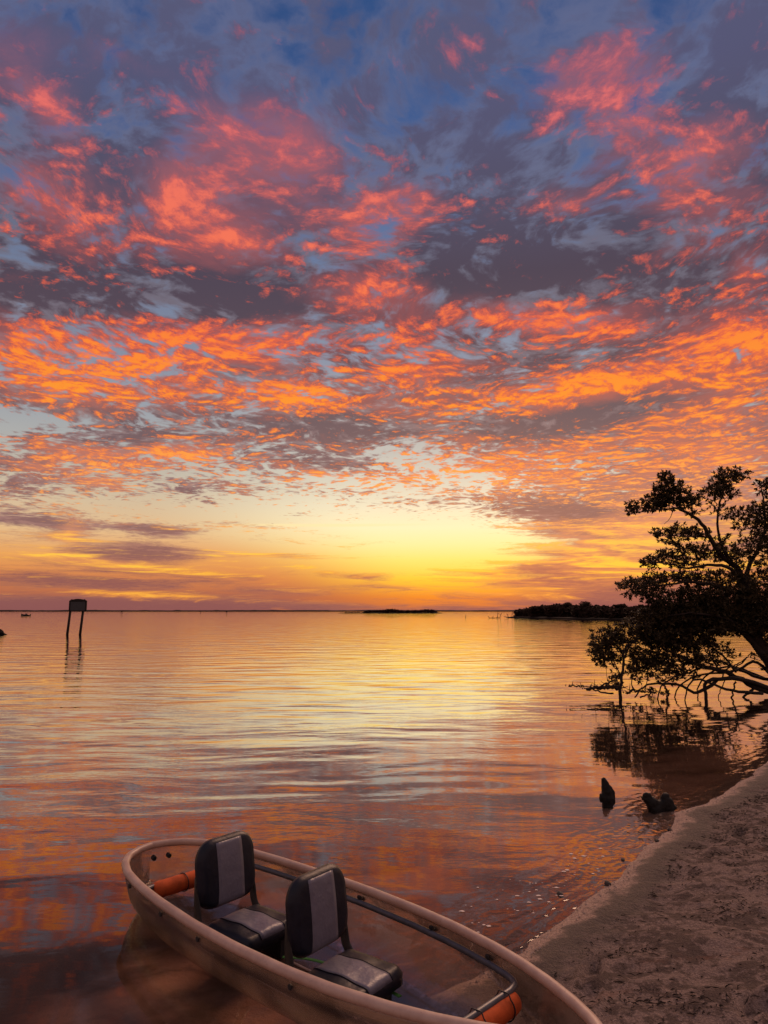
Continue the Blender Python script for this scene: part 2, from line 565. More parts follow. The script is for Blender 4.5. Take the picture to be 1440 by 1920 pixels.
def k_world(x, y, z=0.0):
    c, s = math.cos(KROT), math.sin(KROT)
    return Vector((KC.x + c * x - s * y, KC.y + s * x + c * y, z))


# ------------------------------------------------------------------ beach and sea bed: one sheet
SHORE = np.array([(-40, -42), (-12, -12.0), (-4, -1.2), (-2, 1.35), (-0.85, 2.75), (0.05, 3.83), (0.44, 4.24), (0.72, 4.50), (1.05, 4.84), (1.41, 5.26),
                  (1.92, 5.98), (2.25, 6.45), (2.62, 6.83), (2.95, 7.45), (3.35, 7.80), (4.11, 8.66), (5.12, 9.84), (7.2, 11.9), (10.5, 15.2), (14.5, 19.5), (21, 30), (36, 60), (90, 120), (400, 300)], float)


def shore_dist(x, y):
    best = np.full(x.shape, 1e9)
    sgn = np.ones(x.shape)
    for i in range(len(SHORE) - 1):
        a, b = SHORE[i], SHORE[i + 1]
        d = b - a
        L2 = d @ d
        u = np.clip(((x - a[0]) * d[0] + (y - a[1]) * d[1]) / L2, 0, 1)
        px, py = x - (a[0] + u * d[0]), y - (a[1] + u * d[1])
        r = np.hypot(px, py)
        cr = d[0] * (y - a[1]) - d[1] * (x - a[0])
        m = r < best
        best = np.where(m, r, best)
        sgn = np.where(m, np.where(cr < 0, 1.0, -1.0), sgn)
    return best * sgn


def lines(lo, hi, step, far, growth=1.22):
    c = list(np.arange(lo, hi + step / 2, step))
    s = step
    while c[-1] < far:
        s *= growth
        c.append(c[-1] + s)
    s = step
    while c[0] > -far:
        s *= growth
        c.insert(0, c[0] - s)
    return np.array(c)


def ground_height(x, y):
    s = shore_dist(x, y)
    wob = 0.20 * LAT.fbm(x * 1.6, y * 1.6, 3, 0.5) + 0.035 * LAT.fbm(x * 9.0, y * 9.0, 3, 0.6)
    s = s + wob * np.clip(1 - np.abs(s) / 3, 0, 1)
    sea = -1.7 * (1 - np.exp(np.minimum(s, 0) * 0.058)) - 0.02 * (1 - np.exp(np.minimum(s, 0) / 0.10))
    si = np.maximum(s, 0)
    land = 0.045 * (1 - np.exp(-si / 0.12)) - 0.030 * np.exp(-((si - 0.42) / 0.2) ** 2) + 0.055 * np.minimum(si, 6) + 0.6 * (1 - np.exp(-np.maximum(si - 6, 0) / 15))
    rel = 0.060 * LAT.fbm(x * 1.7 + 3, y * 1.7, 3) + 0.075 * LAT.fbm(x * 4.5 + 9, y * 7.0, 4, 0.62) + 0.016 * LAT.fbm(x * 20, y * 20, 2)
    rel = rel * np.clip((si - 0.08) / 0.3, 0, 1)
    bed = 0.05 * LAT.fbm(x * 1.1, y * 1.1, 3) * np.clip(-s / 1.0, 0, 1)
    z = np.where(s < 0, sea + bed, land + rel)
    return z, s


def make_ground():
    xs = lines(-3.2, 6.6, 0.032, 7000, 1.25)
    ys = lines(2.4, 11.0, 0.032, 7000, 1.25)
    X, Y = np.meshgrid(xs, ys)
    Z, S = ground_height(X, Y)
    # old footprints, half trodden out
    r3 = np.random.RandomState(8)
    for k in range(46):
        fx, fy_ = r3.uniform(0.8, 5.5), r3.uniform(2.8, 9.0)
        s0 = float(shore_dist(np.array([fx]), np.array([fy_]))[0])
        if s0 < 0.5:
            continue
        a = r3.normal(0.85, 0.35) + (math.pi if r3.rand() < 0.5 else 0)
        ca, sa = math.cos(a), math.sin(a)
        iy = np.abs(ys - fy_) < 0.35
        ix = np.abs(xs - fx) < 0.35
        g = np.ix_(iy, ix)
        u = ((X[g] - fx) * ca + (Y[g] - fy_) * sa) / 0.14
        w_ = (-(X[g] - fx) * sa + (Y[g] - fy_) * ca) / (0.055 + 0.012 * np.tanh(u))
        q = np.sqrt(u * u + w_ * w_)
        dp = r3.uniform(0.018, 0.042)
        Z[g] += -dp * np.exp(-q ** 4) + dp * 0.55 * np.exp(-((q - 1.35) / 0.28) ** 2)
    # the hull's own dent in the sand
    c, s_ = math.cos(-KROT), math.sin(-KROT)
    lx = c * (X - KC.x) - s_ * (Y - KC.y)
    ly = s_ * (X - KC.x) + c * (Y - KC.y)
    near = (np.abs(lx) < 1.85) & (np.abs(ly) < 0.6)
    for i, j in np.argwhere(near):
        x, y = float(lx[i, j]), abs(float(ly[i, j]))
        w = k_w(x) + 0.02
        if y < w:
            q = (y / w)
            tau = 1 - (1 - q ** (1 / 0.44)) ** (1 / 2.7)
            hz = k_k(x) + tau * (k_g(x) - k_k(x)) - 0.012
            Z[i, j] = min(Z[i, j], hz)
    ny, nx = X.shape
    idx = np.arange(nx * ny).reshape(ny, nx)
    V = np.stack([X.ravel(), Y.ravel(), Z.ravel()], 1)
    F = np.stack([idx[:-1, :-1].ravel(), idx[:-1, 1:].ravel(), idx[1:, 1:].ravel(), idx[1:, :-1].ravel()], 1)
    m, t = mat("beach_sand")
    at = t.new('ShaderNodeAttribute', attribute_name='shore')
    s = at.outputs['Fac']
    geo = t.new('ShaderNodeNewGeometry')
    pos = geo.outputs['Position']
    warp = t.vm('ADD', pos, t.vm('SCALE', t.vm('SUBTRACT', t.noise(pos, 3.0, 3, color=True), (0.5, 0.5, 0.5)), scale=0.25))
    streak = t.noise(t.mapping(warp, rot=R(-12), scale=(2.6, 7.5, 4)), 1.0, 9, 0.70)
    blot = t.noise(warp, 1.6, 6, 0.6)
    grit = t.noise(pos, 90.0, 3, 0.7)
    grit2 = t.noise(pos, 260.0, 2, 0.6)
    rust = t.noise(t.mapping(warp, loc=(4, 7, 1), scale=(2, 4, 3)), 1.4, 5, 0.6)
    dry = t.mix(t.smooth(grit, 0.35, 0.7), (0.185, 0.132, 0.112, 1), (0.34, 0.250, 0.215, 1))
    dirt = t.smooth(t.add(streak, t.add(t.mul(t.sub(blot, 0.5), 0.6), t.mul(t.sub(t.noise(pos, 13.0, 4, 0.68), 0.5), 1.1))), 0.42, 0.60)
    dirt = t.mul(dirt, t.smooth(s, 0.15, 0.4))
    col = t.mix(t.mul(dirt, 0.74), dry, (0.060, 0.041, 0.034, 1))
    col = t.mix(t.mul(t.smooth(rust, 0.58, 0.72), t.smooth(s, 0.4, 1.0, 0.0, 0.55)), col, (0.20, 0.085, 0.050, 1))
    spots = t.smooth(t.noise(pos, 34.0, 3, 0.6), 0.64, 0.70, 0.0, 0.8)
    col = t.mix(t.mul(spots, t.smooth(s, 0.02, 0.4)), col, (0.04, 0.03, 0.028, 1))
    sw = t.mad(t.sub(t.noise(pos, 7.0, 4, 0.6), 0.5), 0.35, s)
    wet_shade = t.mul(t.smooth(sw, 0.07, 0.13), t.smooth(sw, 0.22, 0.48, 1.0, 0.0))
    col = t.mix(t.mul(wet_shade, 0.78), col, (0.055, 0.043, 0.040, 1))  # dark band behind the lip: wet sand plus the scarp's shadow painted in
    # pale lip where the ripples stop: shell grit, plus wet sunset reflection painted in
    lip = t.mul(t.smooth(sw, -0.20, 0.0), t.smooth(sw, 0.06, 0.17, 1.0, 0.0))
    pale = t.mix(t.smooth(grit, 0.40, 0.62), (0.24, 0.155, 0.125, 1), (0.44, 0.30, 0.24, 1))
    col = t.mix(t.mul(lip, 0.9), col, pale)
    # below the water: brown sand; painted dark patches stand for light lost with depth
    dark_tone = t.smooth(t.add(t.noise(t.mapping(warp, scale=(0.9, 1.2, 1)), 0.8, 5, 0.6), t.smooth(s, -2.6, -1.0, 0.26, -0.04)), 0.46, 0.66)
    bed = t.mix(t.mul(dark_tone, 0.8), t.mix(t.smooth(blot, 0.3, 0.7), (0.34, 0.185, 0.135, 1), (0.48, 0.28, 0.205, 1)), (0.050, 0.036, 0.026, 1))
    bed = t.mix(t.smooth(s, -14.0, -4.0), (0.03, 0.024, 0.018, 1), bed)  # bed painted near black offshore, for deep unlit water
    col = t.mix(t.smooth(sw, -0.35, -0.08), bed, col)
    h = t.add(t.mul(grit, 0.6), t.add(t.mul(grit2, 0.25), t.mul(t.noise(pos, 28.0, 5, 0.6), 1.4)))
    nrm = bump(t, t.mul(h, t.smooth(s, 0.0, 0.3, 0.35, 1.0)), 1.0, 0.022)
    wetlip = t.m('MAXIMUM', wet_shade, t.mul(t.smooth(sw, -0.4, -0.1), t.smooth(sw, 0.12, 0.3, 1.0, 0.0)))
    rough = t.maprange(wetlip, 0.0, 1.0, 0.95, 0.6)
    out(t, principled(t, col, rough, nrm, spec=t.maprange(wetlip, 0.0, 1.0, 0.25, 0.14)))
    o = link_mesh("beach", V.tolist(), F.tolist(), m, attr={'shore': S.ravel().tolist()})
    tag(o, kind='structure')
    return o


# ------------------------------------------------------------------ water
def make_water():
    from mathutils.geometry import delaunay_2d_cdt
    xs = lines(-4.0, 8.0, 0.4, 9000, 1.35)
    ys = lines(1.2, 18.0, 0.4, 9000, 1.35)
    # hull outline at the water line: cut out of the sheet
    right, left = [], []
    for x in np.linspace(-1.785, 1.2, 70):
        hw = k_half_at(float(x), 0.0)
        if hw > 0.004:
            right.append((float(x), hw - 0.004))
            left.append((float(x), -hw + 0.004))
    loop = [k_world(x, y) for x, y in left + right[::-1]]
    L = [Vector((p.x, p.y)) for p in loop]
    nL = len(L)

    def inside(px, py):
        c, s_ = math.cos(-KROT), math.sin(-KROT)
        lx = c * (px - KC.x) - s_ * (py - KC.y)
        ly = s_ * (px - KC.x) + c * (py - KC.y)
        return left[0][0] <= lx <= left[-1][0] and abs(ly) < k_half_at(lx, 0.0) - 0.003

    pts = list(L)
    for y in ys:
        for x in xs:
            if not (-3 < x < 2 and 2 < y < 7 and inside(x, y)):
                pts.append(Vector((float(x), float(y))))
    edges = [(i, (i + 1) % nL) for i in range(nL)]
    v, e, f, *_ = delaunay_2d_cdt(pts, edges, [], 0, 1e-6)
    F = []
    for tri in f:
        cx = sum(v[i].x for i in tri) / 3
        cy = sum(v[i].y for i in tri) / 3
        if -3 < cx < 2 and 2 < cy < 7 and inside(cx, cy):
            continue
        F.append(tri)
    vx = np.array([q.x for q in v])
    vy = np.array([q.y for q in v])
    S = shore_dist(vx, vy)
    m, t = mat("calm_water")
    at = t.new('ShaderNodeAttribute', attribute_name='shore')
    s = at.outputs['Fac']
    geo = t.new('ShaderNodeNewGeometry')
    pos = geo.outputs['Position']
    wv = t.vm('SUBTRACT', t.noise(pos, 0.35, 2, color=True), (0.5, 0.5, 0.5))
    pw = t.vm('ADD', pos, t.vm('SCALE', wv, scale=0.9))
    swell = t.noise(t.mapping(pw, rot=R(-8), scale=(0.35, 1.05, 1)), 1.0, 2, 0.45)
    rip = t.noise(t.mapping(pw, rot=R(6), scale=(1.3, 3.6, 1)), 1.0, 3, 0.5)
    small = t.noise(t.mapping(pos, rot=R(-14), scale=(5.0, 13.0, 1)), 1.0, 2, 0.5)
    patch = t.smooth(t.noise(t.mapping(pos, loc=(3, 1, 0), scale=(0.25, 0.5, 1)), 1.0, 3, 0.5), 0.40, 0.62)
    calm = t.smooth(s, -5.5, -1.0, 1.0, 0.26)
    swell2 = t.noise(t.mapping(pw, loc=(7, 3, 0), rot=R(24), scale=(0.55, 1.3, 1)), 1.0, 2, 0.4)
    lap = t.mul(t.m('SINE', t.mad(s, 44.0, t.mul(t.noise(pos, 2.5, 3, 0.6), 16.0))), t.mul(t.smooth(s, -0.9, -0.1), 0.0009))
    h = t.add(t.add(t.mul(swell, 0.048), t.mul(swell2, 0.028)), t.mul(t.mul(rip, 0.0085), t.mad(patch, 1.0, 0.22)))
    h = t.add(h, t.mul(t.mul(small, 0.0022), t.mad(patch, 1.1, 0.25)))
    h = t.add(t.mul(h, calm), lap)
    nrm = bump(t, h, 1.0, 0.8)
    fr = t.new('ShaderNodeFresnel')
    fr.inputs['IOR'].default_value = 1.33
    t.l.new(nrm, fr.inputs['Normal'])
    refl = t.ramp(fr.outputs[0], [(0.0, (0.03,) * 3 + (1,)), (0.05, (0.030,) * 3 + (1,)), (0.10, (0.09,) * 3 + (1,)), (0.20, (0.46,) * 3 + (1,)), (0.40, (0.74,) * 3 + (1,)), (0.7, (0.92,) * 3 + (1,)), (1.0, (1, 1, 1, 1))])
    gl = t.new('ShaderNodeBsdfGlossy')
    gl.inputs['Roughness'].default_value = 0.03
    gl.inputs['Color'].default_value = (0.97, 0.95, 0.93, 1)
    t.l.new(nrm, gl.inputs['Normal'])
    tr = t.new('ShaderNodeBsdfTransparent')
    tr.inputs['Color'].default_value = (0.92, 0.83, 0.73, 1)
    mx = t.new('ShaderNodeMixShader')
    t.l.new(refl, mx.inputs[0])
    t.l.new(tr.outputs[0], mx.inputs[1])
    t.l.new(gl.outputs[0], mx.inputs[2])
    out(t, mx.outputs[0])
    o = link_mesh("water", [(q.x, q.y, 0.0) for q in v], F, m, attr={'shore': S.tolist()})
    # all faces up
    bm = bmesh.new()
    bm.from_mesh(o.data)
    for q in bm.faces:
        if q.normal.z < 0:
            q.normal_flip()
    bm.to_mesh(o.data)
    bm.free()
    tag(o, kind='structure')


make_ground()
make_water()

# ------------------------------------------------------------------ clear kayak
def simple(name, color, rough=0.6, spec=0.5, bump_scale=0, bump_d=0.002, var=0.0, metallic=0.0):
    m, t = mat(name)
    geo = t.new('ShaderNodeTexCoord')
    pos = geo.outputs['Object']
    col = color
    if var:
        n = t.noise(pos, 14.0, 5, 0.65)
        c2 = tuple(c * (1 - var) for c in color[:3]) + (1,)
        col = t.mix(t.smooth(n, 0.35, 0.65), c2, color)
    nrm = bump(t, t.noise(pos, bump_scale, 4, 0.6), 0.6, bump_d) if bump_scale else None
    out(t, principled(t, col, rough, nrm, spec, metallic))
    return m


def make_kayak():
    root = empty("kayak", KC, KROT)
    tag(root, "clear see-through kayak with two folding seats, drawn up on the sandy shore", "kayak")

    # -- hull: a clear plastic shell, slightly cloudy with scratches and grime
    m, t = mat("clear_hull")
    pos = t.new('ShaderNodeTexCoord').outputs['Object']
    haze = t.noise(pos, 3.2, 6, 0.62)
    scr = t.noise(t.mapping(pos, scale=(2, 9, 9)), 3.0, 5, 0.7)
    dif = t.new('ShaderNodeBsdfDiffuse')
    zz = t.sep(pos)[2]
    grime = t.mul(t.smooth(t.mad(t.sub(t.noise(pos, 9.0, 5, 0.65), 0.5), 0.12, zz), 0.00, 0.10, 1.0, 0.0), 0.45)
    t.put(dif.inputs['Color'], t.mix(grime, (0.66, 0.50, 0.42, 1), (0.34, 0.22, 0.16, 1)))
    trl = t.new('ShaderNodeBsdfTranslucent')
    trl.inputs['Color'].default_value = (0.72, 0.50, 0.38, 1)
    milk = t.new('ShaderNodeMixShader')
    milk.inputs[0].default_value = 0.5
    t.l.new(dif.outputs[0], milk.inputs[1])
    t.l.new(trl.outputs[0], milk.inputs[2])
    tr = t.new('ShaderNodeBsdfTransparent')
    tr.inputs['Color'].default_value = (0.95, 0.91, 0.88, 1)
    mx = t.new('ShaderNodeMixShader')
    z = t.sep(pos)[2]
    amt = t.add(t.smooth(haze, 0.32, 0.72, 0.05, 0.19), t.smooth(scr, 0.55, 0.75, 0.0, 0.06))
    scuff = t.mul(t.smooth(t.sep(pos)[0], -0.2, 0.8), t.smooth(zz, 0.05, 0.2, 1.0, 0.0))
    amt = t.add(amt, t.mul(scuff, t.smooth(t.noise(pos, 4.0, 5, 0.65), 0.3, 0.7, 0.08, 0.26)))
    amt = t.add(amt, t.smooth(z, 0.22, 0.34, 0.0, 0.10))
    endx = t.m('ABSOLUTE', t.sep(pos)[0])
    amt = t.add(amt, t.smooth(endx, 1.25, 1.75, 0.0, 0.12))
    t.l.new(amt, mx.inputs[0])
    t.l.new(tr.outputs[0], mx.inputs[1])
    t.l.new(milk.outputs[0], mx.inputs[2])
    gl = t.new('ShaderNodeBsdfGlossy')
    gl.inputs['Roughness'].default_value = 0.07
    nb = bump(t, t.noise(pos, 7.0, 4, 0.6), 0.5, 0.006)
    t.l.new(nb, gl.inputs['Normal'])
    fr = t.new('ShaderNodeFresnel')
    fr.inputs['IOR'].default_value = 1.35
    mg = t.new('ShaderNodeMixShader')
    t.l.new(t.mul(fr.outputs[0], 0.85), mg.inputs[0])
    t.l.new(mx.outputs[0], mg.inputs[1])
    t.l.new(gl.outputs[0], mg.inputs[2])
    out(t, mg.outputs[0])
    NS, NP = 76, 15
    xs = [KX0 + KL * (0.5 - 0.5 * math.cos(math.pi * i / NS)) for i in range(NS + 1)]
    V, F = [], []
    for x in xs:
        k, g = k_k(x), k_g(x)
        for j in range(-NP, NP + 1):
            a = abs(j) / NP
            tau = a ** 1.8
            y = k_profile(x, tau) * (1 if j >= 0 else -1)
            V.append((x, y, k + (g - k) * tau))
    w = 2 * NP + 1
    for i in range(NS):
        for j in range(2 * NP):
            F.append((i * w + j, (i + 1) * w + j, (i + 1) * w + j + 1, i * w + j + 1))
    hull = link_mesh("hull", V, F, m, root)
    bm = bmesh.new()
    bm.from_mesh(hull.data)
    bmesh.ops.remove_doubles(bm, verts=bm.verts, dist=0.0006)
    bmesh.ops.dissolve_degenerate(bm, edges=bm.edges, dist=1e-6)
    bmesh.ops.recalc_face_normals(bm, faces=bm.faces)
    bm.to_mesh(hull.data)
    bm.free()
    sm = hull.modifiers.new('shell', 'SOLIDIFY')
    sm.thickness = 0.005
    sm.offset = 0

    # -- rolled milky rim
    m, t = mat("milky_rim")
    pos = t.new('ShaderNodeTexCoord').outputs['Object']
    n = t.noise(pos, 11.0, 6, 0.65)
    col = t.mix(t.smooth(n, 0.3, 0.7), (0.58, 0.42, 0.34, 1), (0.72, 0.55, 0.45, 1))
    col = t.mix(t.smooth(t.noise(pos, 45.0, 3, 0.7), 0.6, 0.75, 0, 0.45), col, (0.30, 0.20, 0.16, 1))
    p = principled(t, col, 0.38, bump(t, t.noise(pos, 60.0, 3, 0.6), 0.3, 0.002), 0.5)
    trl = t.new('ShaderNodeBsdfTranslucent')
    t.put(trl.inputs['Color'], (0.75, 0.48, 0.36, 1))
    mx = t.new('ShaderNodeMixShader')
    mx.inputs[0].default_value = 0.30
    t.l.new(p, mx.inputs[1])
    t.l.new(trl.outputs[0], mx.inputs[2])
    out(t, mx.outputs[0])
    rim = MB()
    path = []
    M = 130
    for i in range(M):
        a = 2 * math.pi * i / M
        x = KX0 + KL * (0.5 - 0.5 * math.cos(a))
        path.append((x, k_w(x) * (1 if a < math.pi else -1)))
    # even out and offset outwards
    P = [Vector((x, y, 0)) for x, y in path]
    ring = [(-0.020, -0.036), (0.004, -0.042), (0.026, -0.034), (0.037, -0.010), (0.032, 0.012), (0.012, 0.024), (-0.014, 0.024), (-0.029, 0.012), (-0.031, -0.008)]
    vs, fs = [], []
    for i in range(M):
        T = (P[(i + 1) % M] - P[(i - 1) % M]).normalized()
        o2 = Vector((T.y, -T.x, 0))
        if o2.dot(P[i] - Vector((min(max(P[i].x, -1.2), 1.2), 0, 0))) < 0:
            o2 = -o2
        for (dx, dz) in ring:
            dx, dz = dx * 0.80, dz * 0.76
            q = P[i] + o2 * dx
            vs.append((q.x, q.y, k_g(P[i].x) + dz))
    K = len(ring)
    for i in range(M):
        j = (i + 1) % M
        for k in range(K):
            l = (k + 1) % K
            fs.append((i * K + k, j * K + k, j * K + l, i * K + l))
    ro = link_mesh("rim", vs, fs, m, root)
    bm = bmesh.new(); bm.from_mesh(ro.data)
    bmesh.ops.recalc_face_normals(bm, faces=bm.faces)
    bm.to_mesh(ro.data); bm.free()
    sub = ro.modifiers.new('round', 'SUBSURF')
    sub.levels = sub.render_levels = 1

    # -- grey tube frame: a rounded loop inside the hull
    alu = simple("dark_tube", (0.085, 0.085, 0.10, 1), 0.38, 0.5, 80, 0.0006, 0.35)
    blk = simple("black_plastic", (0.012, 0.012, 0.014, 1), 0.5)
    X0, X1 = -1.24, 1.17
    def fy(x): return k_w(x) - 0.040
    def fz(x): return k_g(x) - 0.072
    side = []
    xs2 = np.linspace(X0 + 0.10, X1 - 0.10, 26)
    loop = [(float(x), fy(float(x))) for x in xs2]
    r1 = fy(X1 - 0.10)
    loop += [(X1 - 0.05, r1 - 0.022), (X1 - 0.012, r1 - 0.06), (X1, r1 - 0.12)]
    loop += [(X1, y) for y in np.linspace(r1 - 0.2, -r1 + 0.2, 6)]
    loop += [(X1, -r1 + 0.12), (X1 - 0.012, -r1 + 0.06), (X1 - 0.05, -r1 + 0.022)]
    loop += [(float(x), -fy(float(x))) for x in xs2[::-1]]
    r0 = fy(X0 + 0.10)
    loop += [(X0 + 0.05, -r0 + 0.022), (X0 + 0.012, -r0 + 0.06), (X0, -r0 + 0.12)]
    loop += [(X0, y) for y in np.linspace(-r0 + 0.2, r0 - 0.2, 6)]
    loop += [(X0, r0 - 0.12), (X0 + 0.012, r0 - 0.06), (X0 + 0.05, r0 - 0.022)]
    fr_pts = [(x, y, fz(x)) for x, y in loop]
    frame = MB().tube(fr_pts, 0.0165, 12, closed=True).build("frame", alu, root)

    # -- bolts and clips that hold the frame to the hull
    for x, sgn in [(-1.33, -1), (-0.80, -1), (-0.36, -1), (0.40, -1), (-0.10, 1), (0.50, 1), (0.93, 1)]:
        b = MB()
        y = k_half_at(x, k_g(x) - 0.062)
        zz = k_g(x) - 0.062
        b.tube([(x, sgn * (y - 0.045), zz), (x, sgn * (y + 0.004), zz)], 0.008, 8)
        b.tube([(x, sgn * (y + 0.002), zz), (x, sgn * (y + 0.012), zz)], 0.0145, 8)
        b.box((x, sgn * (y - 0.030), zz + 0.016), (0.026, 0.016, 0.018))
        b.build("bolt", blk, root, smooth=False, bevel=0.002)
    for ddeg in (-1, 1):
        # pair of dark holes with a small plate where a grab handle sits at the stern
        th = R(180 - 20 + ddeg * 7)
        x = -1.70
        y = 0.06 + ddeg * 0.052
        hw = 0.25
        b = MB()
        xx = KX0 + 0.024 + 0.26 * (y / 0.36) ** 2
        b.tube([(xx + 0.02, y, 0.232), (xx - 0.01, y, 0.238)], [0.017, 0.017], 10)
        b.build("handle_bolt", blk, root, smooth=False, bevel=0.002)

    # -- orange foam floats strapped under the two cross bars
    foam = simple("orange_foam", (0.62, 0.105, 0.022, 1), 0.8, 0.3, 160, 0.003, 0.30)
    def float_(xc, y0, y1, dx, dz, rad, ties, name="foam_float"):
        pts = [(xc + dx, y, fz(xc) + dz) for y in np.linspace(y0, y1, 13)]
        rr = [rad * (0.86 if i in (0, 12) else 1.0) * (1 + 0.02 * math.sin(i * 2.3)) for i in range(13)]
        fo = MB().tube(pts, rr, 20).build(name, foam, root, bevel=0.008)
        for y in ties:
            ring = []
            for i in range(28):
                a = 2 * math.pi * i / 28
                ex, ez = math.cos(a) * (rad + 0.004), math.sin(a) * (rad + 0.004)
                px, pz = dx + ex, dz + ez
                if math.hypot(px, pz) < 0.020 or (ez > 0 and abs(px) < 0.03):
                    pz = max(pz, 0.017)
                ring.append((xc + px, y + 0.006 * math.cos(a), fz(xc) + pz))
            MB().tube(ring, 0.0032, 6, closed=True).build("zip_tie", blk, fo)
    float_(X1, -0.285, 0.215, 0.002, -0.050, 0.052, (0.135, -0.07, -0.22))
    float_(X0, -0.285, 0.28, 0.0, -0.030, 0.052, (-0.06, 0.18))

    # -- moulded ribs on the floor and a green strap
    for y in (0.135, -0.135):
        pts = []
        for x in np.linspace(-0.95, 1.0, 20):
            x = float(x)
            k, g = k_k(x), k_g(x)
            q = abs(y) / k_w(x)
            tau = 1 - (1 - q ** (1 / 0.44)) ** (1 / 2.7)
            pts.append((x, y, k + tau * (g - k) + 0.006))
        MB().tube(pts, 0.007, 6).build("floor_rib", bpy.data.materials["milky_rim"], root)
    green = simple("green_webbing", (0.045, 0.16, 0.03, 1), 0.8, 0.3, 200, 0.001)
    sp = spline([(-0.28, 0.02, 0.012), (-0.16, 0.12, 0.006), (0.04, 0.16, 0.012), (0.30, 0.17, 0.022), (0.52, 0.15, 0.03)], 24)
    MB().tube([Vector(q) + Vector((0, 0, 0.012)) for q in sp], 0.014, 8, squash=(1.0, 0.28)).build("strap", green, root)

    # -- two folding seats, facing the bow
    navy = simple("navy_vinyl", (0.0085, 0.0105, 0.022, 1), 0.42, 0.28, 16, 0.006, 0.3)
    grey = simple("grey_vinyl", (0.145, 0.140, 0.182, 1), 0.38, 0.5, 8, 0.016, 0.10)
    brk = simple("seat_bracket", (0.02, 0.019, 0.018, 1), 0.5, 0.5, 60, 0.001)

    def puffed(c, d, crown, nx=18, ny=18, corner=0.05, wob=0):
        """a rounded pad: top crowned, corners rounded in plan"""
        b = MB()
        top, bot = [], []
        for i in range(nx + 1):
            for j in range(ny + 1):
                a, e = -1 + 2 * i / nx, -1 + 2 * j / ny
                X, Y = a * d[0] / 2, e * d[1] / 2
                # round the plan corners
                hx, hy = d[0] / 2 - corner, d[1] / 2 - corner
                qx, qy = max(abs(X) - hx, 0), max(abs(Y) - hy, 0)
                r = math.hypot(qx, qy)
                m = max(qx, qy)
                if r > 1e-6 and m > 0:
                    k = m / r
                    X = math.copysign(min(abs(X), hx) + qx * k, X)
                    Y = math.copysign(min(abs(Y), hy) + qy * k, Y)
                e1 = min((1 - abs(a)) * d[0] / 2, (1 - abs(e)) * d[1] / 2)
                edge = min(1.0, e1 / 0.035)
                z = d[2] / 2 - 0.028 * (1 - math.sqrt(max(0, 1 - (1 - edge) ** 2)))
                z += crown * (1 - a * a) * (1 - e * e)
                z += wob * math.sin(5.5 * a + 4.0 * e) * math.sin(3.0 * e - 1.2 * a) * edge
                top.append((c[0] + X, c[1] + Y, c[2] + z))
                bot.append((c[0] + X, c[1] + Y, c[2] - d[2] / 2))
        n = (nx + 1) * (ny + 1)
        fs = []
        for i in range(nx):
            for j in range(ny):
                q = (i * (ny + 1) + j, (i + 1) * (ny + 1) + j, (i + 1) * (ny + 1) + j + 1, i * (ny + 1) + j + 1)
                fs.append(q)
                fs.append(tuple(n + k for k in q[::-1]))
        per = [(i, 0) for i in range(nx)] + [(nx, j) for j in range(ny)] + [(i, ny) for i in range(nx, 0, -1)] + [(0, j) for j in range(ny, 0, -1)]
        for u in range(len(per)):
            p, q = per[u], per[(u + 1) % len(per)]
            i1, i2 = p[0] * (ny + 1) + p[1], q[0] * (ny + 1) + q[1]
            fs.append((i1, n + i1, n + i2, i2))
        b.add(top + bot, fs)
        return b, top

    def strip(top, nx, ny, j0, j1, lift, i0=0, i1=None):
        """grey panel laid over the middle of a pad"""
        i1 = nx if i1 is None else i1
        vs, fs = [], []
        for i in range(i0, i1 + 1):
            for j in range(j0, j1 + 1):
                p = top[i * (ny + 1) + j]
                vs.append((p[0], p[1], p[2] + lift))
        w = j1 - j0 + 1
        for i in range(i1 - i0):
            for j in range(w - 1):
                fs.append((i * w + j, (i + 1) * w + j, (i + 1) * w + j + 1, i * w + j + 1))
        return vs, fs

    def seat(xr, yc, lean, yaw):
        zc = 0.112
        D = (0.39, 0.43, 0.08)
        b, top = puffed((xr + D[0] / 2, yc, zc), D, 0.012, wob=0.004)
        so = b.build("seat", navy, root)
        vs, fs = strip(top, 18, 18, 5, 13, 0.0022)
        po = link_mesh("seat_panel", vs, fs, grey, so)
        seam = MB()
        for j in (5, 13):
            seam.tube([(top[i * 19 + j][0], top[i * 19 + j][1], top[i * 19 + j][2] + 0.002) for i in range(19)], 0.0032, 6)
        seam.build('piping', navy, so)
        po.modifiers.new('thick', 'SOLIDIFY').thickness = 0.004
        # support below the cushion
        base = MB()
        for yy in (-0.13, 0.13):
            zb = k_k(xr + 0.2) + 0.02
            base.box((xr + 0.19, yc + yy, (zb + zc - 0.038) / 2 + 0.0), (0.30, 0.05, zc - 0.036 - zb))
        base.box((xr + 0.19, yc, zc - 0.047), (0.34, 0.34, 0.014))
        base.build("seat_base", brk, so, smooth=False, bevel=0.004)
        # backrest, leaning back
        H, W, T = 0.39, 0.45, 0.052
        bb, btop = puffed((0, 0, 0), (H, W, T), 0.014, corner=0.12)
        rot = Matrix(((0, 0, 1), (0, 1, 0), (1, 0, 0)))          # pad's long side up, its face to the bow
        tilt = Matrix.Rotation(-lean, 3, 'Y')
        org = Vector((xr - 0.012, yc, zc + 0.095))
        def place(p):
            q = rot @ Vector(p)
            # the lower corners stay square, the upper ones are rounded
            return org + tilt @ (q + Vector((0, 0, H / 2)))
        # square the lower corners
        def sq(p):
            x, y, z = p
            if x < -H / 2 + 0.09:
                f = (-(x) - H / 2 + 0.09) / 0.09
                y = y * (1 + 0.10 * f * min(1, abs(y) / 0.16))
                y = max(-W / 2, min(W / 2, y))
            return (x, y, z)
        bb.v = [tuple(place(sq(p))) for p in bb.v]
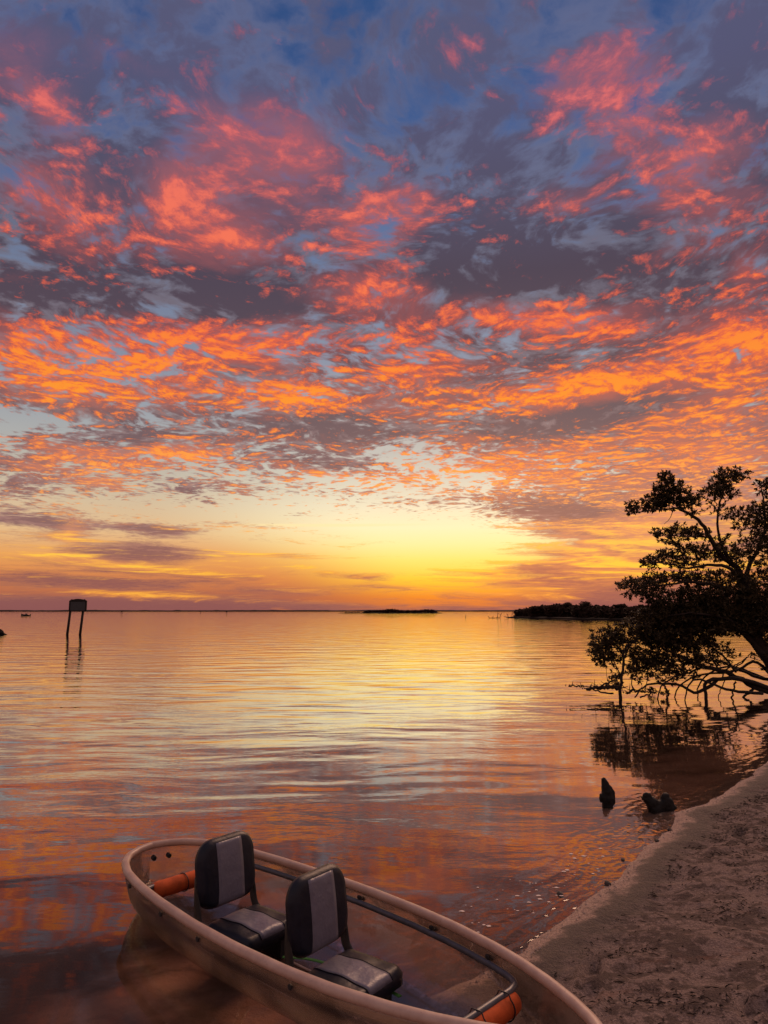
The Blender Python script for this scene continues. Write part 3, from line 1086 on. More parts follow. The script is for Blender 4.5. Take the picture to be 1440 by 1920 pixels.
        bb.f = [f[::-1] for f in bb.f]
        bo = bb.build("backrest", navy, so)
        vs, fs = strip(btop, 18, 18, 5, 13, 0.0022, 0, 17)
        vs = [tuple(place(sq(p))) for p in vs]
        pb = link_mesh("backrest_panel", vs, [f[::-1] for f in fs], grey, so)
        pb.modifiers.new('thick', 'SOLIDIFY').thickness = 0.004
        for s_ in (-1, 1):
            br = MB()
            yy = yc + s_ * (W / 2 - 0.006)
            A = Vector((xr + 0.055, yy, zc - 0.03))
            Bp = org + tilt @ Vector((-0.028, 0, 0.0)); Bp.y = yy
            Cp = org + tilt @ Vector((-0.030, 0, 0.20)); Cp.y = yy
            br.tube(spline([A, Vector((xr - 0.012, yy, zc + 0.02)), Bp, Cp], 14), [0.032] * 11 + [0.028, 0.022, 0.016, 0.010], 8, squash=(0.30, 1.0), twist=0.0)
            br.build("hinge_bracket", brk, so)
        c0 = Vector((xr + 0.15, yc, 0))
        so.matrix_local = Matrix.Translation(c0) @ Matrix.Rotation(yaw, 4, 'Z') @ Matrix.Translation(-c0)
        return so

    seat(-0.745, -0.01, R(8), R(6))
    seat(0.13, -0.012, R(7), R(7))
    return root


make_kayak()

# ------------------------------------------------------------------ far shore, islands, woods
rng = random.Random(11)


def leafmat(name, c1, c2, trans=0.25, spec=0.3):
    m, t = mat(name)
    oi = t.new('ShaderNodeNewGeometry')
    n = t.noise(oi.outputs['Position'], 1.7, 3, 0.6)
    r = oi.outputs['Random Per Island']
    col = t.mix(t.mad(r, 0.6, t.mul(n, 0.4)), c1, c2)
    p = principled(t, col, 0.6, None, spec)
    tl = t.new('ShaderNodeBsdfTranslucent')
    t.put(tl.inputs['Color'], col)
    mx = t.new('ShaderNodeMixShader')
    mx.inputs[0].default_value = trans
    t.l.new(p, mx.inputs[1])
    t.l.new(tl.outputs[0], mx.inputs[2])
    out(t, mx.outputs[0])
    return m


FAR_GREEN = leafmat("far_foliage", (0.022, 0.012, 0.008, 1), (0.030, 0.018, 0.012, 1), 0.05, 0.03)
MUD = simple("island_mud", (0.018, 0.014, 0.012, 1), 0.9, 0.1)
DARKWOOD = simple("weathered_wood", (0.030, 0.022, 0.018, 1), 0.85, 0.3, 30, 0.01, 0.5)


def clump(b, c, r, n, size, flat=1.0):
    """many small leafy faces spread through a rounded volume"""
    for _ in range(n):
        while True:
            p = Vector((rng.uniform(-1, 1), rng.uniform(-1, 1), rng.uniform(-1, 1)))
            if p.length < 1:
                break
        p = p * (0.55 + 0.45 * rng.random())
        q = Vector(c) + Vector((p.x * r, p.y * r, p.z * r * flat))
        s = size * rng.uniform(0.6, 1.4)
        a = Vector((rng.gauss(0, 1), rng.gauss(0, 1), rng.gauss(0, 0.6))).normalized()
        d = a.orthogonal().normalized()
        b.add([q - a * s, q - d * s * 0.55, q + a * s, q + d * s * 0.55], [(0, 1, 2, 3)])


def ridge(name, pts, width, top, material, kind='structure'):
    """a long low body of land or distant wood along a line: top(i) is its height"""
    b = MB()
    vs, fs = [], []
    P = [Vector((p[0], p[1], 0)) for p in pts]
    for i, p in enumerate(P):
        T = (P[min(i + 1, len(P) - 1)] - P[max(i - 1, 0)]).normalized()
        n = Vector((-T.y, T.x, 0))
        h = top(i)
        for k, (o_, z) in enumerate([(-0.5, -1.5), (-0.48, h * 0.35), (-0.30, h * 0.85), (0, h), (0.30, h * 0.85), (0.5, -1.5)]):
            q = p + n * (o_ * width)
            vs.append((q.x, q.y, z))
    for i in range(len(P) - 1):
        for k in range(5):
            fs.append((i * 6 + k, (i + 1) * 6 + k, (i + 1) * 6 + k + 1, i * 6 + k + 1))
    fs += [tuple(range(6)), tuple((len(P) - 1) * 6 + k for k in range(6))[::-1]]
    b.add(vs, fs)
    o = b.build(name, material, smooth=False)
    tag(o, kind=kind)
    return o


def far_things():
    # the low wooded coast along the whole horizon
    xs = np.linspace(-3600, 3600, 500)
    hs = [8.5 + 5 * LAT.fbm(np.array([x * 0.004]), np.array([2.0]), 3)[0] + 7 * max(0, LAT.fbm(np.array([x * 0.02]), np.array([7.0]), 3)[0]) for x in xs]
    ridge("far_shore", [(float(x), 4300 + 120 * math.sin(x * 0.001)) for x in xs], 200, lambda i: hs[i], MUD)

    # small wooded island in the middle distance
    pts = [(-42 + 97 * i / 30, 700 + 6 * math.sin(i)) for i in range(31)]
    ridge("island", pts, 16, lambda i: 0.45 + 0.3 * math.sin(i * 0.7) ** 2 if 0 < i < 30 else 0.02, MUD)
    b = MB()
    for i in range(150):
        u = rng.random()
        x = -21 + 73 * u
        env = min(1, u / 0.06, (1 - u) / 0.05)
        h = 1.4 * env * (1.7 + 1.1 * math.exp(-((u - 0.38) / 0.10) ** 2) + 0.8 * math.exp(-((u - 0.85) / 0.09) ** 2) + 0.5 * rng.random())
        clump(b, (x, 700 + rng.uniform(-5, 5), h * 0.55), 1.9, 34, 0.9, max(0.2, h * 0.50 / 1.9))
    for i in range(24):
        clump(b, (-40 + 20 * rng.random(), 700 + rng.uniform(-3, 3), 0.6), 1.4, 12, 0.5, 0.45)
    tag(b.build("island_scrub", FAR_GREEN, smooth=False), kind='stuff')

    # wooded point running in from the right
    line = [(41.0, 228), (45, 214), (49, 197), (53, 178), (58, 163), (64, 152), (72, 146), (84, 142), (100, 140), (125, 140)]
    sp = spline([(x, y, 0) for x, y in line], 60)
    ridge("wooded_point", [(p.x + 5, p.y + 6) for p in sp], 15, lambda i: 0.5 if 0 < i < 60 else 0.1, MUD)
    b = MB()
    for i in range(620):
        f = rng.random()
        p = sp[min(60, int(f * 60))]
        o_ = rng.random()
        px = p.x + 1.0 + 9 * o_ + rng.uniform(-1, 1)
        py = p.y + 1.5 + 9 * o_ + rng.uniform(-1.5, 1.5)
        top = (3.7 + 0.45 * math.sin(f * 13) + 0.25 * math.sin(f * 47 + 1)) * min(1.0, 0.66 + f * 4.0) * (0.95 + 0.1 * rng.random())
        top *= 0.85 + 0.17 * o_
        for zz in (0.25, 0.55, 0.8):
            clump(b, (px, py, top * zz), 1.5, 26, 0.50, top * 0.20 / 1.5)
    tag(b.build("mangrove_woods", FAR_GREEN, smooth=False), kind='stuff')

    # the trees that stand above it
    def tall(px, top, Y, r, label, flat=0.7, trunk=0.1):
        d = ray(px, 1146)
        x = d.x / d.y * Y
        root = empty("tree", (x, Y, 0.3))
        tag(root, label, "tree", "taller trees on the wooded point")
        tb = MB()
        tb.tube(spline([(0, 0, 0), (0.15, 0.1, top * 0.45), (-0.1, 0, top - r * flat)], 8), [trunk * 1.5 - trunk * 0.9 * i / 8 for i in range(9)], 7)
        for k in range(5):
            a = k * 1.3
            tb.tube([(0.05, 0, top - r * flat * 1.5), (math.cos(a) * r * 0.7, math.sin(a) * r * 0.7, top - r * flat * 0.7)], [trunk * 0.5, trunk * 0.2], 5)
        tb.build("trunk", DARKWOOD, root)
        cb = MB()
        for k in range(26):
            a, q = rng.uniform(0, 6.28), rng.uniform(0.1, 0.75) * r
            clump(cb, (math.cos(a) * q, math.sin(a) * q, top - r * flat + rng.uniform(-0.35, 0.4) * r * flat), r * 0.45, 40, 0.24, flat)
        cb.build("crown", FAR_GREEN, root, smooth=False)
    tall(1066, 4.6, 205, 1.5, "round topped tree standing above the dark woods, nearer the tip of the point", 0.9)
    tall(1101, 4.9, 190, 1.9, "tallest bushy tree in the middle of the dark wooded point", 0.95)
    tall(1163, 3.75, 176, 1.9, "flat umbrella shaped tree on the dark wooded point beside the mangrove", 0.42)

    # dead branches standing in the water off the tip
    def snag(px, py, Y, hs, label, seed):
        d = ray(px, py)
        x = d.x / d.y * Y
        r2 = random.Random(seed)
        b = MB()
        for (dx, h, lean) in hs:
            mid = Vector((dx + lean * 0.4, r2.uniform(-.2, .2), h * 0.5))
            b.tube(spline([(dx, 0, -0.4), mid, (dx + lean, 0, h)], 6), [0.10 - 0.008 * i for i in range(7)], 6)
            if h > 1.0:
                b.tube([mid, mid + Vector((r2.uniform(-.8, .8), 0, 0.6))], [0.05, 0.02], 5)
        if len(hs) > 1:
            xs_ = [q[0] for q in hs]
            b.tube([(min(xs_) - 0.1, 0, 0.02), (0.5 * (min(xs_) + max(xs_)), 0.05, 0.05), (max(xs_) + 0.1, 0, 0.02)], 0.09, 6)
        o = b.build("dead_branch", DARKWOOD, loc=(x, Y, 0))
        tag(o, label, "dead branch", "dead branches in the water off the point")
    snag(933, 1156, 214, [(0, 2.1, 0.1), (0.6, 1.5, 0.7)], "upright forked dead branch sticking out of the golden water", 1)
    snag(924, 1157, 210, [(-0.9, 0.6, -0.5), (-0.2, 0.5, 0.4), (0.9, 0.4, 0.5)], "low tangle of dead twigs lying in the water beside the forked branch", 2)
    snag(958, 1157, 212, [(-0.7, 1.3, -0.5), (0.2, 2.0, 0.3), (0.6, 1.1, 1.2), (-0.2, 0.5, -1.9)], "tangled dead branches in the water right at the tip of the wooded point", 3)
    snag(873, 1157, 214, [(0, 0.9, 0.1)], "lone short stick in the sunlit water before the wooded point", 4)

    # far markers
    def marker(px, Y, w, h, legs, label):
        d = ray(px, 1146)
        root = empty("channel_marker", (d.x / d.y * Y, Y, 0))
        tag(root, label, "marker", "markers far out on the water")
        for s_ in ([-1, 1] if legs == 2 else [0]):
            MB().tube([(s_ * w * 0.36, 0, -1), (s_ * w * 0.36, 0, h)], 0.13, 7).build("post", DARKWOOD, root)
        MB().box((0, -0.2, h - 0.35), (w, 0.12, 0.9)).build("board", DARKWOOD, root, smooth=False)
    marker(228.5, 560, 1.5, 2.2, 2, "tiny two legged marker far out, nearest to the standing sign")
    marker(376, 620, 0.6, 2.2, 1, "tiny single post marker far out, left of the broader one")
    marker(425, 600, 1.3, 1.9, 1, "tiny broad headed marker on one post, farthest from the standing sign")

    # skiff far out
    d = ray(48, 1155)
    Y = 300.0
    root = empty("motorboat", (d.x / d.y * Y, Y, 0), R(180))
    tag(root, "tiny dark open motorboat under way far out on the water", "motorboat")
    vs, fs = [], []
    st = [(-1.8, 0.62, 0.42), (-1.0, 0.66, 0.46), (0, 0.64, 0.54), (0.9, 0.5, 0.68), (1.5, 0.28, 0.84), (1.95, 0.03, 1.0)]
    for x, w, g in st:
        for (y, z) in ((-w, g), (-w * 0.75, -0.1), (0, -0.2), (w * 0.75, -0.1), (w, g), (w * 0.8, g * 0.55), (-w * 0.8, g * 0.55)):
            vs.append((x, y, z))
    for i in range(5):
        for k in range(7):
            fs.append((i * 7 + k, (i + 1) * 7 + k, (i + 1) * 7 + (k + 1) % 7, i * 7 + (k + 1) % 7))
    fs += [tuple(range(7)), tuple(35 + k for k in range(7))[::-1]]
    dk = simple("dark_boat_paint", (0.02, 0.018, 0.018, 1), 0.5)
    MB2 = MB(); MB2.add(vs, fs)
    MB2.build("boat_hull", dk, root, smooth=False)
    MB().box((-1.95, 0, 0.55), (0.3, 0.36, 0.7)).box((-2.05, 0, 0.0), (0.14, 0.12, 0.6)).build("outboard_motor", dk, root, smooth=False, bevel=0.05)
    MB().box((-0.3, 0, 0.62), (0.8, 0.5, 0.5)).box((-0.15, 0, 1.0), (0.06, 0.5, 0.4)).build("console", dk, root, smooth=False, bevel=0.04)

    # dark rock at the left edge
    b = MB()
    vs, fs = [], []
    for i in range(9):
        for j in range(14):
            a = 2 * math.pi * j / 14
            u = i / 8
            r = (1 - u) ** 0.7 * (1 + 0.18 * math.sin(a * 3 + i) + 0.1 * rng.random())
            vs.append((math.cos(a) * r * 0.85, math.sin(a) * r * 0.6, -0.25 + 0.75 * u))
    for i in range(8):
        for j in range(14):
            fs.append((i * 14 + j, i * 14 + (j + 1) % 14, (i + 1) * 14 + (j + 1) % 14, (i + 1) * 14 + j))
    b.add(vs, fs)
    o = b.build("rock", simple("dark_rock", (0.007, 0.006, 0.006, 1), 0.9, 0.1, 8, 0.05), smooth=False, loc=(-33.25, 62.0, 0.06))
    tag(o, "pointed dark rock breaking the water, cut off by the edge of the picture", "rock")

    # sign on two posts in the water
    Y = 62.0
    d = ray(138, 1190)
    root = empty("notice_board", (d.x / d.y * Y + 0.0, Y, 0), 0)
    tag(root, "large weathered sign board on two leaning posts standing in the water", "sign")
    lean = 0.085
    for x0 in (-0.58, 0.52):
        MB().tube([(x0 - 0.05, 0, -1.2), (x0 + lean * 2.2, 0, 2.2)], [0.115, 0.10], 9).build("post", DARKWOOD, root)
    zb, zt = 2.06, 2.86
    ox = lean * 2.0 + 0.11
    pan = MB().box((ox, -0.13, (zb + zt) / 2), (1.30, 0.07, zt - zb)).build("sign_panel", simple("faded_panel", (0.075, 0.075, 0.078, 1), 0.7, 0.3, 12, 0.01, 0.25), root, smooth=False, bevel=0.01)
    fb = MB()
    fb.box((ox - 0.70, -0.13, (zb + zt) / 2 - 0.02), (0.11, 0.13, zt - zb + 0.02))
    fb.box((ox + 0.70, -0.13, (zb + zt) / 2 - 0.02), (0.11, 0.13, zt - zb + 0.02))
    fb.box((ox, -0.13, zb - 0.05), (1.51, 0.13, 0.10))
    # shaped top board: notched shoulders and a low arch
    prof = [(-0.755, 0.0), (-0.755, 0.06), (-0.62, 0.14), (-0.56, 0.20), (-0.46, 0.17), (-0.2, 0.22), (0.0, 0.235), (0.2, 0.22), (0.46, 0.17), (0.56, 0.20), (0.62, 0.14), (0.755, 0.06), (0.755, 0.0)]
    n = len(prof)
    vs = [(ox + x, -0.195, zt - 0.03 + z) for x, z in prof] + [(ox + x, -0.065, zt - 0.03 + z) for x, z in prof]
    fb.add(vs, [tuple(range(n)), tuple(n + k for k in range(n))[::-1]] + [(k, n + k, n + (k + 1) % n, (k + 1) % n) for k in range(n)])
    fb.build("sign_frame", DARKWOOD, root, smooth=False)


far_things()

# ------------------------------------------------------------------ mangrove on the right
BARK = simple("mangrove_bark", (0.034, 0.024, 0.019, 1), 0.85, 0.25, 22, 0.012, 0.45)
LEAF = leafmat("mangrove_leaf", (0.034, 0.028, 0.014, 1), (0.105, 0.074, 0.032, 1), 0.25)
TREE_Y = 17.2


def tp(u, v, dy=0.0):
    """a point of the tree: photo column and row at the tree's own distance, plus how far behind or before its middle"""
    d = ray(u, v)
    k = (TREE_Y + dy) / d.y
    return Vector((d.x * k, d.y * k, EYE + d.z * k))


def limb(b, pts, r0, r1, n=16, sides=8, wob=0.0):
    P = spline([tp(*p) for p in pts], n)
    if wob:
        P = [p + Vector((rng.gauss(0, wob), rng.gauss(0, wob), rng.gauss(0, wob))) if 0 < i < n else p for i, p in enumerate(P)]
    b.tube(P, [r0 + (r1 - r0) * (i / n) ** 0.8 for i in range(n + 1)], sides)
    return P


def leaf(b, p, d, L, w):
    """one pointed, slightly folded leaf"""
    d = d.normalized()
    side = d.cross(Vector((rng.gauss(0, .5), rng.gauss(0, .5), 1))).normalized()
    n = side.cross(d)
    b.add([p, p + d * L * 0.45 + side * w - n * w * 0.35, p + d * L, p + d * L * 0.45 - side * w - n * w * 0.35, p + d * L * 0.5],
          [(0, 1, 4), (1, 2, 4), (2, 3, 4), (3, 0, 4)])


def spray(bw, bl, u, v, ru, rv, n, deep=0.5, L=0.085):
    """twigs with rosettes of leaves filling an uneven patch of crown"""
    c = tp(u, v)
    k = TREE_Y / FPX
    hubs = []
    for _ in range(n):
        while True:
            a = Vector((rng.uniform(-1, 1), rng.uniform(-1, 1), rng.uniform(-1, 1)))
            if 0.15 < a.length < 1:
                break
        tip = c + Vector((a.x * ru * k, a.y * deep, a.z * rv * k))
        base = c + Vector((a.x * ru * k * 0.35, a.y * deep * 0.35, a.z * rv * k * 0.35 - 0.03))
        mid = base.lerp(tip, 0.55) + Vector((rng.gauss(0, .04), rng.gauss(0, .04), rng.gauss(0.02, .03)))
        bw.tube([base, mid, tip], [0.008, 0.006, 0.004], 4, cap=False)
        out_d = (tip - mid).normalized()
        for q, cnt in ((tip, 6), (mid.lerp(tip, 0.55), 3)):
            for _ in range(cnt):
                d = out_d * 0.7 + Vector((rng.gauss(0, .6), rng.gauss(0, .6), rng.gauss(0.1, .5)))
                s = rng.uniform(0.7, 1.25)
                leaf(bl, q, d, L * s, L * 0.24 * s)


def crown(lf, tw, root, base):
    nl = len(lf.f)
    lf.add(tw.v, tw.f)
    cr = lf.build("crown", LEAF, root, smooth=False)
    cr.data.materials.append(BARK)
    mi = np.zeros(len(cr.data.polygons), dtype=np.int32)
    mi[nl:] = 1
    cr.data.polygons.foreach_set('material_index', mi)
    cr.matrix_parent_inverse = Matrix.Translation(-base)


def make_mangrove():
    base = tp(1452, 1262)
    base.z = 0
    root = empty("mangrove_tree", base)
    tag(root, "dark spreading mangrove tree leaning out over the water, the biggest one", "tree")
    # trunk and main limbs
    b = MB()
    limb(b, [(1475, 1320, .2), (1450, 1250, .1), (1415, 1195, 0), (1398, 1130, 0), (1396, 1085, 0)], 0.20, 0.12, 18, 10, 0.012)
    limb(b, [(1452, 1255, .1), (1425, 1222, -.1), (1400, 1192, -.1), (1376, 1178, -.2), (1350, 1182, -.3), (1310, 1200, -.3)], 0.10, 0.03, 16, 8, 0.01)
    limb(b, [(1397, 1095, 0), (1378, 1062, 0), (1355, 1045, -.1), (1335, 1012, -.1), (1315, 982, -.2), (1294, 964, -.2), (1268, 953, -.3), (1236, 955, -.3), (1200, 960, -.3)], 0.085, 0.012, 26, 8, 0.01)
    limb(b, [(1370, 1055, 0), (1352, 1018, .2), (1345, 985, .2), (1347, 958, .2), (1353, 930, .2), (1362, 912, .2), (1378, 898, .2), (1402, 880, .2)], 0.04, 0.008, 20, 7, 0.008)
    limb(b, [(1397, 1095, 0), (1405, 1060, .3), (1425, 1020, .4), (1434, 985, .4), (1432, 940, .4), (1426, 905, .5)], 0.07, 0.01, 18, 7, 0.01)
    limb(b, [(1434, 1000, .4), (1450, 960, .5), (1455, 920, .5)], 0.03, 0.008, 10, 6)
    limb(b, [(1392, 1090, 0), (1362, 1062, -.3), (1325, 1060, -.4), (1290, 1066, -.5), (1255, 1058, -.5), (1212, 1052, -.5)], 0.055, 0.008, 20, 7, 0.01)
    limb(b, [(1330, 1008, -.1), (1305, 1006, -.3), (1275, 1006, -.4), (1245, 1000, -.4)], 0.025, 0.006, 12, 6)
    limb(b, [(1400, 1125, 0), (1350, 1100, -.2), (1290, 1092, -.4), (1235, 1098, -.5), (1175, 1102, -.5)], 0.06, 0.008, 20, 7, 0.01)
    limb(b, [(1400, 1140, 0), (1345, 1128, .3), (1290, 1130, .3), (1235, 1118, .3), (1200, 1112, .3)], 0.05, 0.008, 18, 7, 0.01)
    limb(b, [(1415, 1190, 0), (1360, 1160, -.4), (1300, 1150, -.6), (1250, 1155, -.6)], 0.05, 0.01, 14, 7, 0.01)
    limb(b, [(1262, 956, -.3), (1256, 972, -.3), (1245, 983, -.3)], 0.012, 0.005, 6, 5)
    # low limbs sweeping out over the water
    limb(b, [(1470, 1300, .2), (1420, 1290, 0), (1382, 1270, -.1), (1350, 1256, -.2), (1318, 1250, -.2), (1285, 1236, -.3), (1252, 1220, -.3), (1228, 1205, -.3)], 0.085, 0.02, 24, 8, 0.012)
    limb(b, [(1465, 1275, .4), (1420, 1270, .3), (1385, 1255, .2), (1350, 1240, .1), (1315, 1236, 0)], 0.05, 0.015, 16, 7, 0.012)
    limb(b, [(1380, 1260, 0), (1352, 1225, -.1), (1318, 1200, -.1), (1300, 1178, -.1)], 0.03, 0.012, 12, 6, 0.01)
    limb(b, [(1345, 1252, -.2), (1325, 1222, -.3), (1312, 1195, -.3)], 0.022, 0.008, 10, 6, 0.01)
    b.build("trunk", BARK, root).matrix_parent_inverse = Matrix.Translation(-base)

    # arching roots that come down into the water
    def roots(lst):
        for pts, r0, r1 in lst:
            rb = MB()
            limb(rb, pts, r0, r1, 18, 7, 0.010)
            rb.build("prop_root", BARK, root).matrix_parent_inverse = Matrix.Translation(-base)
    roots([
        ([(1440, 1290, 0), (1400, 1276, -.2), (1360, 1272, -.3), (1338, 1274, -.4), (1322, 1284, -.4), (1324, 1310, -.4), (1325, 1330, -.4)], 0.055, 0.035),
        ([(1345, 1274, -.3), (1318, 1294, -.4), (1300, 1298, -.5), (1272, 1284, -.5), (1240, 1281, -.5), (1215, 1284, -.6), (1198, 1297, -.6), (1190, 1308, -.6)], 0.045, 0.015),
        ([(1242, 1281, -.5), (1252, 1298, -.5), (1250, 1312, -.5), (1238, 1326, -.5)], 0.022, 0.028),
        ([(1318, 1250, -.2), (1290, 1262, -.3), (1262, 1270, -.4), (1238, 1290, -.4), (1232, 1320, -.4)], 0.026, 0.014),
        ([(1378, 1278, -.2), (1374, 1296, -.2), (1370, 1318, -.2)], 0.020, 0.020),
        ([(1420, 1288, 0), (1402, 1300, -.1), (1390, 1312, -.1), (1385, 1326, -.1)], 0.035, 0.022),
        ([(1440, 1260, .2), (1415, 1240, .2), (1392, 1252, .1), (1366, 1262, 0), (1330, 1262, 0), (1298, 1270, -.1), (1270, 1290, -.1), (1262, 1318, -.1)], 0.04, 0.014),
        ([(1430, 1300, -.4), (1385, 1296, -.5), (1350, 1288, -.6), (1322, 1276, -.6), (1300, 1276, -.7), (1288, 1292, -.7), (1284, 1316, -.7)], 0.04, 0.014),
        ([(1460, 1285, .6), (1410, 1262, .6), (1370, 1250, .6), (1332, 1262, .5), (1312, 1284, .5), (1308, 1308, .5)], 0.035, 0.014),
        ([(1352, 1272, -.3), (1362, 1256, -.3), (1378, 1248, -.2), (1396, 1236, -.2), (1410, 1222, -.1)], 0.02, 0.010),
        ([(1290, 1262, -.3), (1262, 1252, -.4), (1236, 1256, -.4), (1216, 1272, -.4), (1208, 1300, -.4)], 0.018, 0.008),
        ([(1400, 1232, 0), (1372, 1262, -.2), (1352, 1290, -.2), (1345, 1318, -.2)], 0.016, 0.010),
    ])
    # twigs and leaves
    tw, lf = MB(), MB()
    S = [(1250, 918, 24, 34, 26), (1264, 930, 40, 26, 40), (1290, 938, 26, 16, 14), (1236, 940, 32, 18, 20), (1205, 949, 30, 12, 15), (1185, 953, 14, 16, 7),
         (1248, 894, 12, 14, 6), (1300, 960, 14, 14, 5),
         (1360, 900, 26, 24, 22), (1348, 915, 22, 18, 14), (1325, 925, 18, 12, 8), (1388, 888, 24, 12, 9), (1366, 925, 16, 14, 8), (1345, 950, 14, 20, 5), (1375, 962, 22, 12, 9),
         (1430, 912, 20, 14, 9), (1420, 965, 32, 26, 24), (1392, 985, 18, 14, 7), (1436, 990, 30, 34, 24), (1410, 1015, 26, 22, 15), (1440, 1040, 30, 30, 22), (1455, 960, 30, 50, 18),
         (1272, 994, 26, 11, 13), (1242, 1000, 22, 10, 9), (1302, 996, 18, 10, 9), (1262, 1012, 24, 9, 8), (1322, 1004, 14, 12, 6), (1352, 1015, 16, 16, 8),
         (1290, 1032, 40, 15, 19), (1250, 1040, 34, 12, 14), (1222, 1056, 24, 16, 12), (1330, 1036, 30, 16, 15), (1366, 1040, 24, 16, 12), (1285, 1056, 38, 12, 15), (1390, 1040, 24, 24, 14),
         (1185, 1100, 24, 20, 17), (1205, 1090, 28, 16, 16), (1232, 1086, 24, 13, 11), (1215, 1112, 30, 15, 14), (1262, 1082, 30, 14, 14), (1300, 1082, 34, 16, 18), (1262, 1108, 30, 14, 14),
         (1340, 1090, 36, 18, 22), (1385, 1085, 34, 24, 24), (1425, 1085, 34, 30, 26), (1310, 1112, 40, 16, 20), (1240, 1128, 26, 12, 10),
         (1370, 1120, 54, 22, 46), (1430, 1125, 48, 28, 48), (1310, 1135, 54, 20, 46), (1260, 1140, 42, 18, 26), (1215, 1146, 24, 12, 8),
         (1345, 1155, 64, 20, 62), (1420, 1160, 56, 24, 60), (1280, 1158, 52, 16, 42), (1230, 1162, 34, 14, 22), (1190, 1172, 30, 14, 16),
         (1320, 1178, 54, 14, 48), (1260, 1180, 48, 14, 42), (1380, 1176, 50, 14, 34), (1435, 1188, 30, 18, 22), (1215, 1190, 30, 15, 24), (1180, 1200, 16, 15, 11),
         (1250, 1200, 42, 16, 36), (1300, 1200, 34, 16, 26), (1235, 1220, 34, 16, 24), (1280, 1215, 26, 12, 14), (1215, 1240, 24, 12, 13), (1250, 1238, 28, 12, 14), (1190, 1225, 16, 12, 8),
         (1350, 1215, 14, 18, 4), (1360, 1225, 12, 14, 4), (1332, 1210, 14, 12, 5), (1435, 1240, 12, 18, 6), (1305, 1244, 20, 9, 6),
         (1245, 1272, 12, 10, 4), (1285, 1262, 16, 8, 5), (1236, 1298, 10, 10, 3), (1222, 1250, 26, 14, 16), (1258, 1252, 26, 12, 12), (1292, 1240, 26, 12, 14), (1322, 1232, 22, 12, 9), (1205, 1268, 14, 12, 5), (1270, 1268, 16, 8, 4), (1345, 1232, 16, 12, 6)]
    for (u, v, ru, rv, n) in S:
        spray(tw, lf, u, v, ru * 1.02, rv * 1.05, int(n * (4.2 if v > 1108 and v < 1215 else 3.0)), 0.75 if v > 1060 else 0.4, 0.092)
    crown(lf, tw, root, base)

    # slender young mangrove at the water end
    base2 = tp(1165, 1306)
    base2.z = 0
    root = empty("mangrove_tree", base2)
    tag(root, "slender young mangrove with two thin stems at the outer end of the tangle", "tree")
    b = MB()
    limb(b, [(1164, 1330, -.3), (1162, 1295, -.3), (1166, 1270, -.3), (1169, 1245, -.3), (1170, 1222, -.3), (1180, 1205, -.3)], 0.045, 0.02, 16, 7, 0.008)
    limb(b, [(1166, 1270, -.3), (1158, 1255, -.3), (1150, 1240, -.35), (1135, 1232, -.4), (1120, 1228, -.4)], 0.018, 0.006, 10, 6)
    limb(b, [(1170, 1225, -.3), (1152, 1205, -.35), (1130, 1195, -.4)], 0.016, 0.005, 10, 6)
    limb(b, [(1188, 1295, -.3), (1184, 1280, -.3), (1189, 1260, -.3), (1190, 1240, -.3), (1200, 1232, -.3)], 0.014, 0.008, 10, 6)
    limb(b, [(1168, 1240, -.3), (1182, 1210, -.3), (1196, 1202, -.3)], 0.020, 0.010, 8, 6)
    limb(b, [(1140, 1278, -.3), (1137, 1262, -.3), (1138, 1248, -.35)], 0.008, 0.004, 6, 5)
    o = b.build("trunk", BARK, root)
    o.matrix_parent_inverse = Matrix.Translation(-base2)
    tw, lf = MB(), MB()
    for (u, v, ru, rv, n) in [(1128, 1208, 24, 24, 30), (1146, 1186, 22, 18, 20), (1118, 1226, 16, 16, 14), (1150, 1212, 22, 20, 22), (1132, 1236, 22, 14, 17), (1162, 1190, 16, 14, 11),
                              (1155, 1232, 14, 12, 9), (1112, 1194, 10, 14, 5), (1196, 1232, 18, 12, 12), (1184, 1250, 14, 10, 8), (1160, 1262, 10, 14, 6), (1185, 1256, 22, 9, 8), (1152, 1278, 14, 12, 7)]:
        spray(tw, lf, u, v, ru, rv, int(n * 2.3), 0.35, 0.085)
    crown(lf, tw, root, base2)

    # fallen branches lying at the water line
    def fallen(pts, r0, r1, label, leafy=0, extra=()):
        c = tp(*pts[len(pts) // 2]); c.z = 0
        b = MB()
        limb(b, pts, r0, r1, 16, 7, 0.012)
        for e in extra:
            limb(b, e, r0 * 0.5, r1 * 0.5, 8, 6, 0.008)
        for q in pts:
            for _ in range(leafy):
                s = tp(q[0] + rng.uniform(-8, 8), q[1], q[2])
                b.tube([s, s + Vector((rng.gauss(0, .09), rng.gauss(0, .09), abs(rng.gauss(0.05, .06))))], [0.012, 0.004], 5)
        o = b.build("fallen_branch", BARK, loc=c)
        o.data.transform(Matrix.Translation(-c))
        tag(o, label, "branch", "fallen branches under the mangrove")
    fallen([(1100, 1292, -.3), (1122, 1290, -.3), (1142, 1288, -.3), (1165, 1290, -.3)], 0.035, 0.045, "bushy dead branch lying on the water under the slender young mangrove", 9,
           [[(1120, 1290, -.3), (1140, 1280, -.3), (1158, 1276, -.3)], [(1112, 1293, -.3), (1130, 1298, -.3), (1150, 1300, -.3)]])
    fallen([(1176, 1300, -.4), (1186, 1294, -.4), (1200, 1296, -.4), (1212, 1298, -.4)], 0.03, 0.02, "short gnarled branch at the water line between the young and the big mangrove", 5)
    fallen([(1200, 1308, -.8), (1218, 1300, -.8), (1232, 1296, -.8)], 0.02, 0.012, "thin bare forked stick poking up from the water before the roots", 0, [[(1210, 1292, -.8), (1222, 1293, -.8), (1240, 1299, -.8), (1254, 1306, -.8)]])
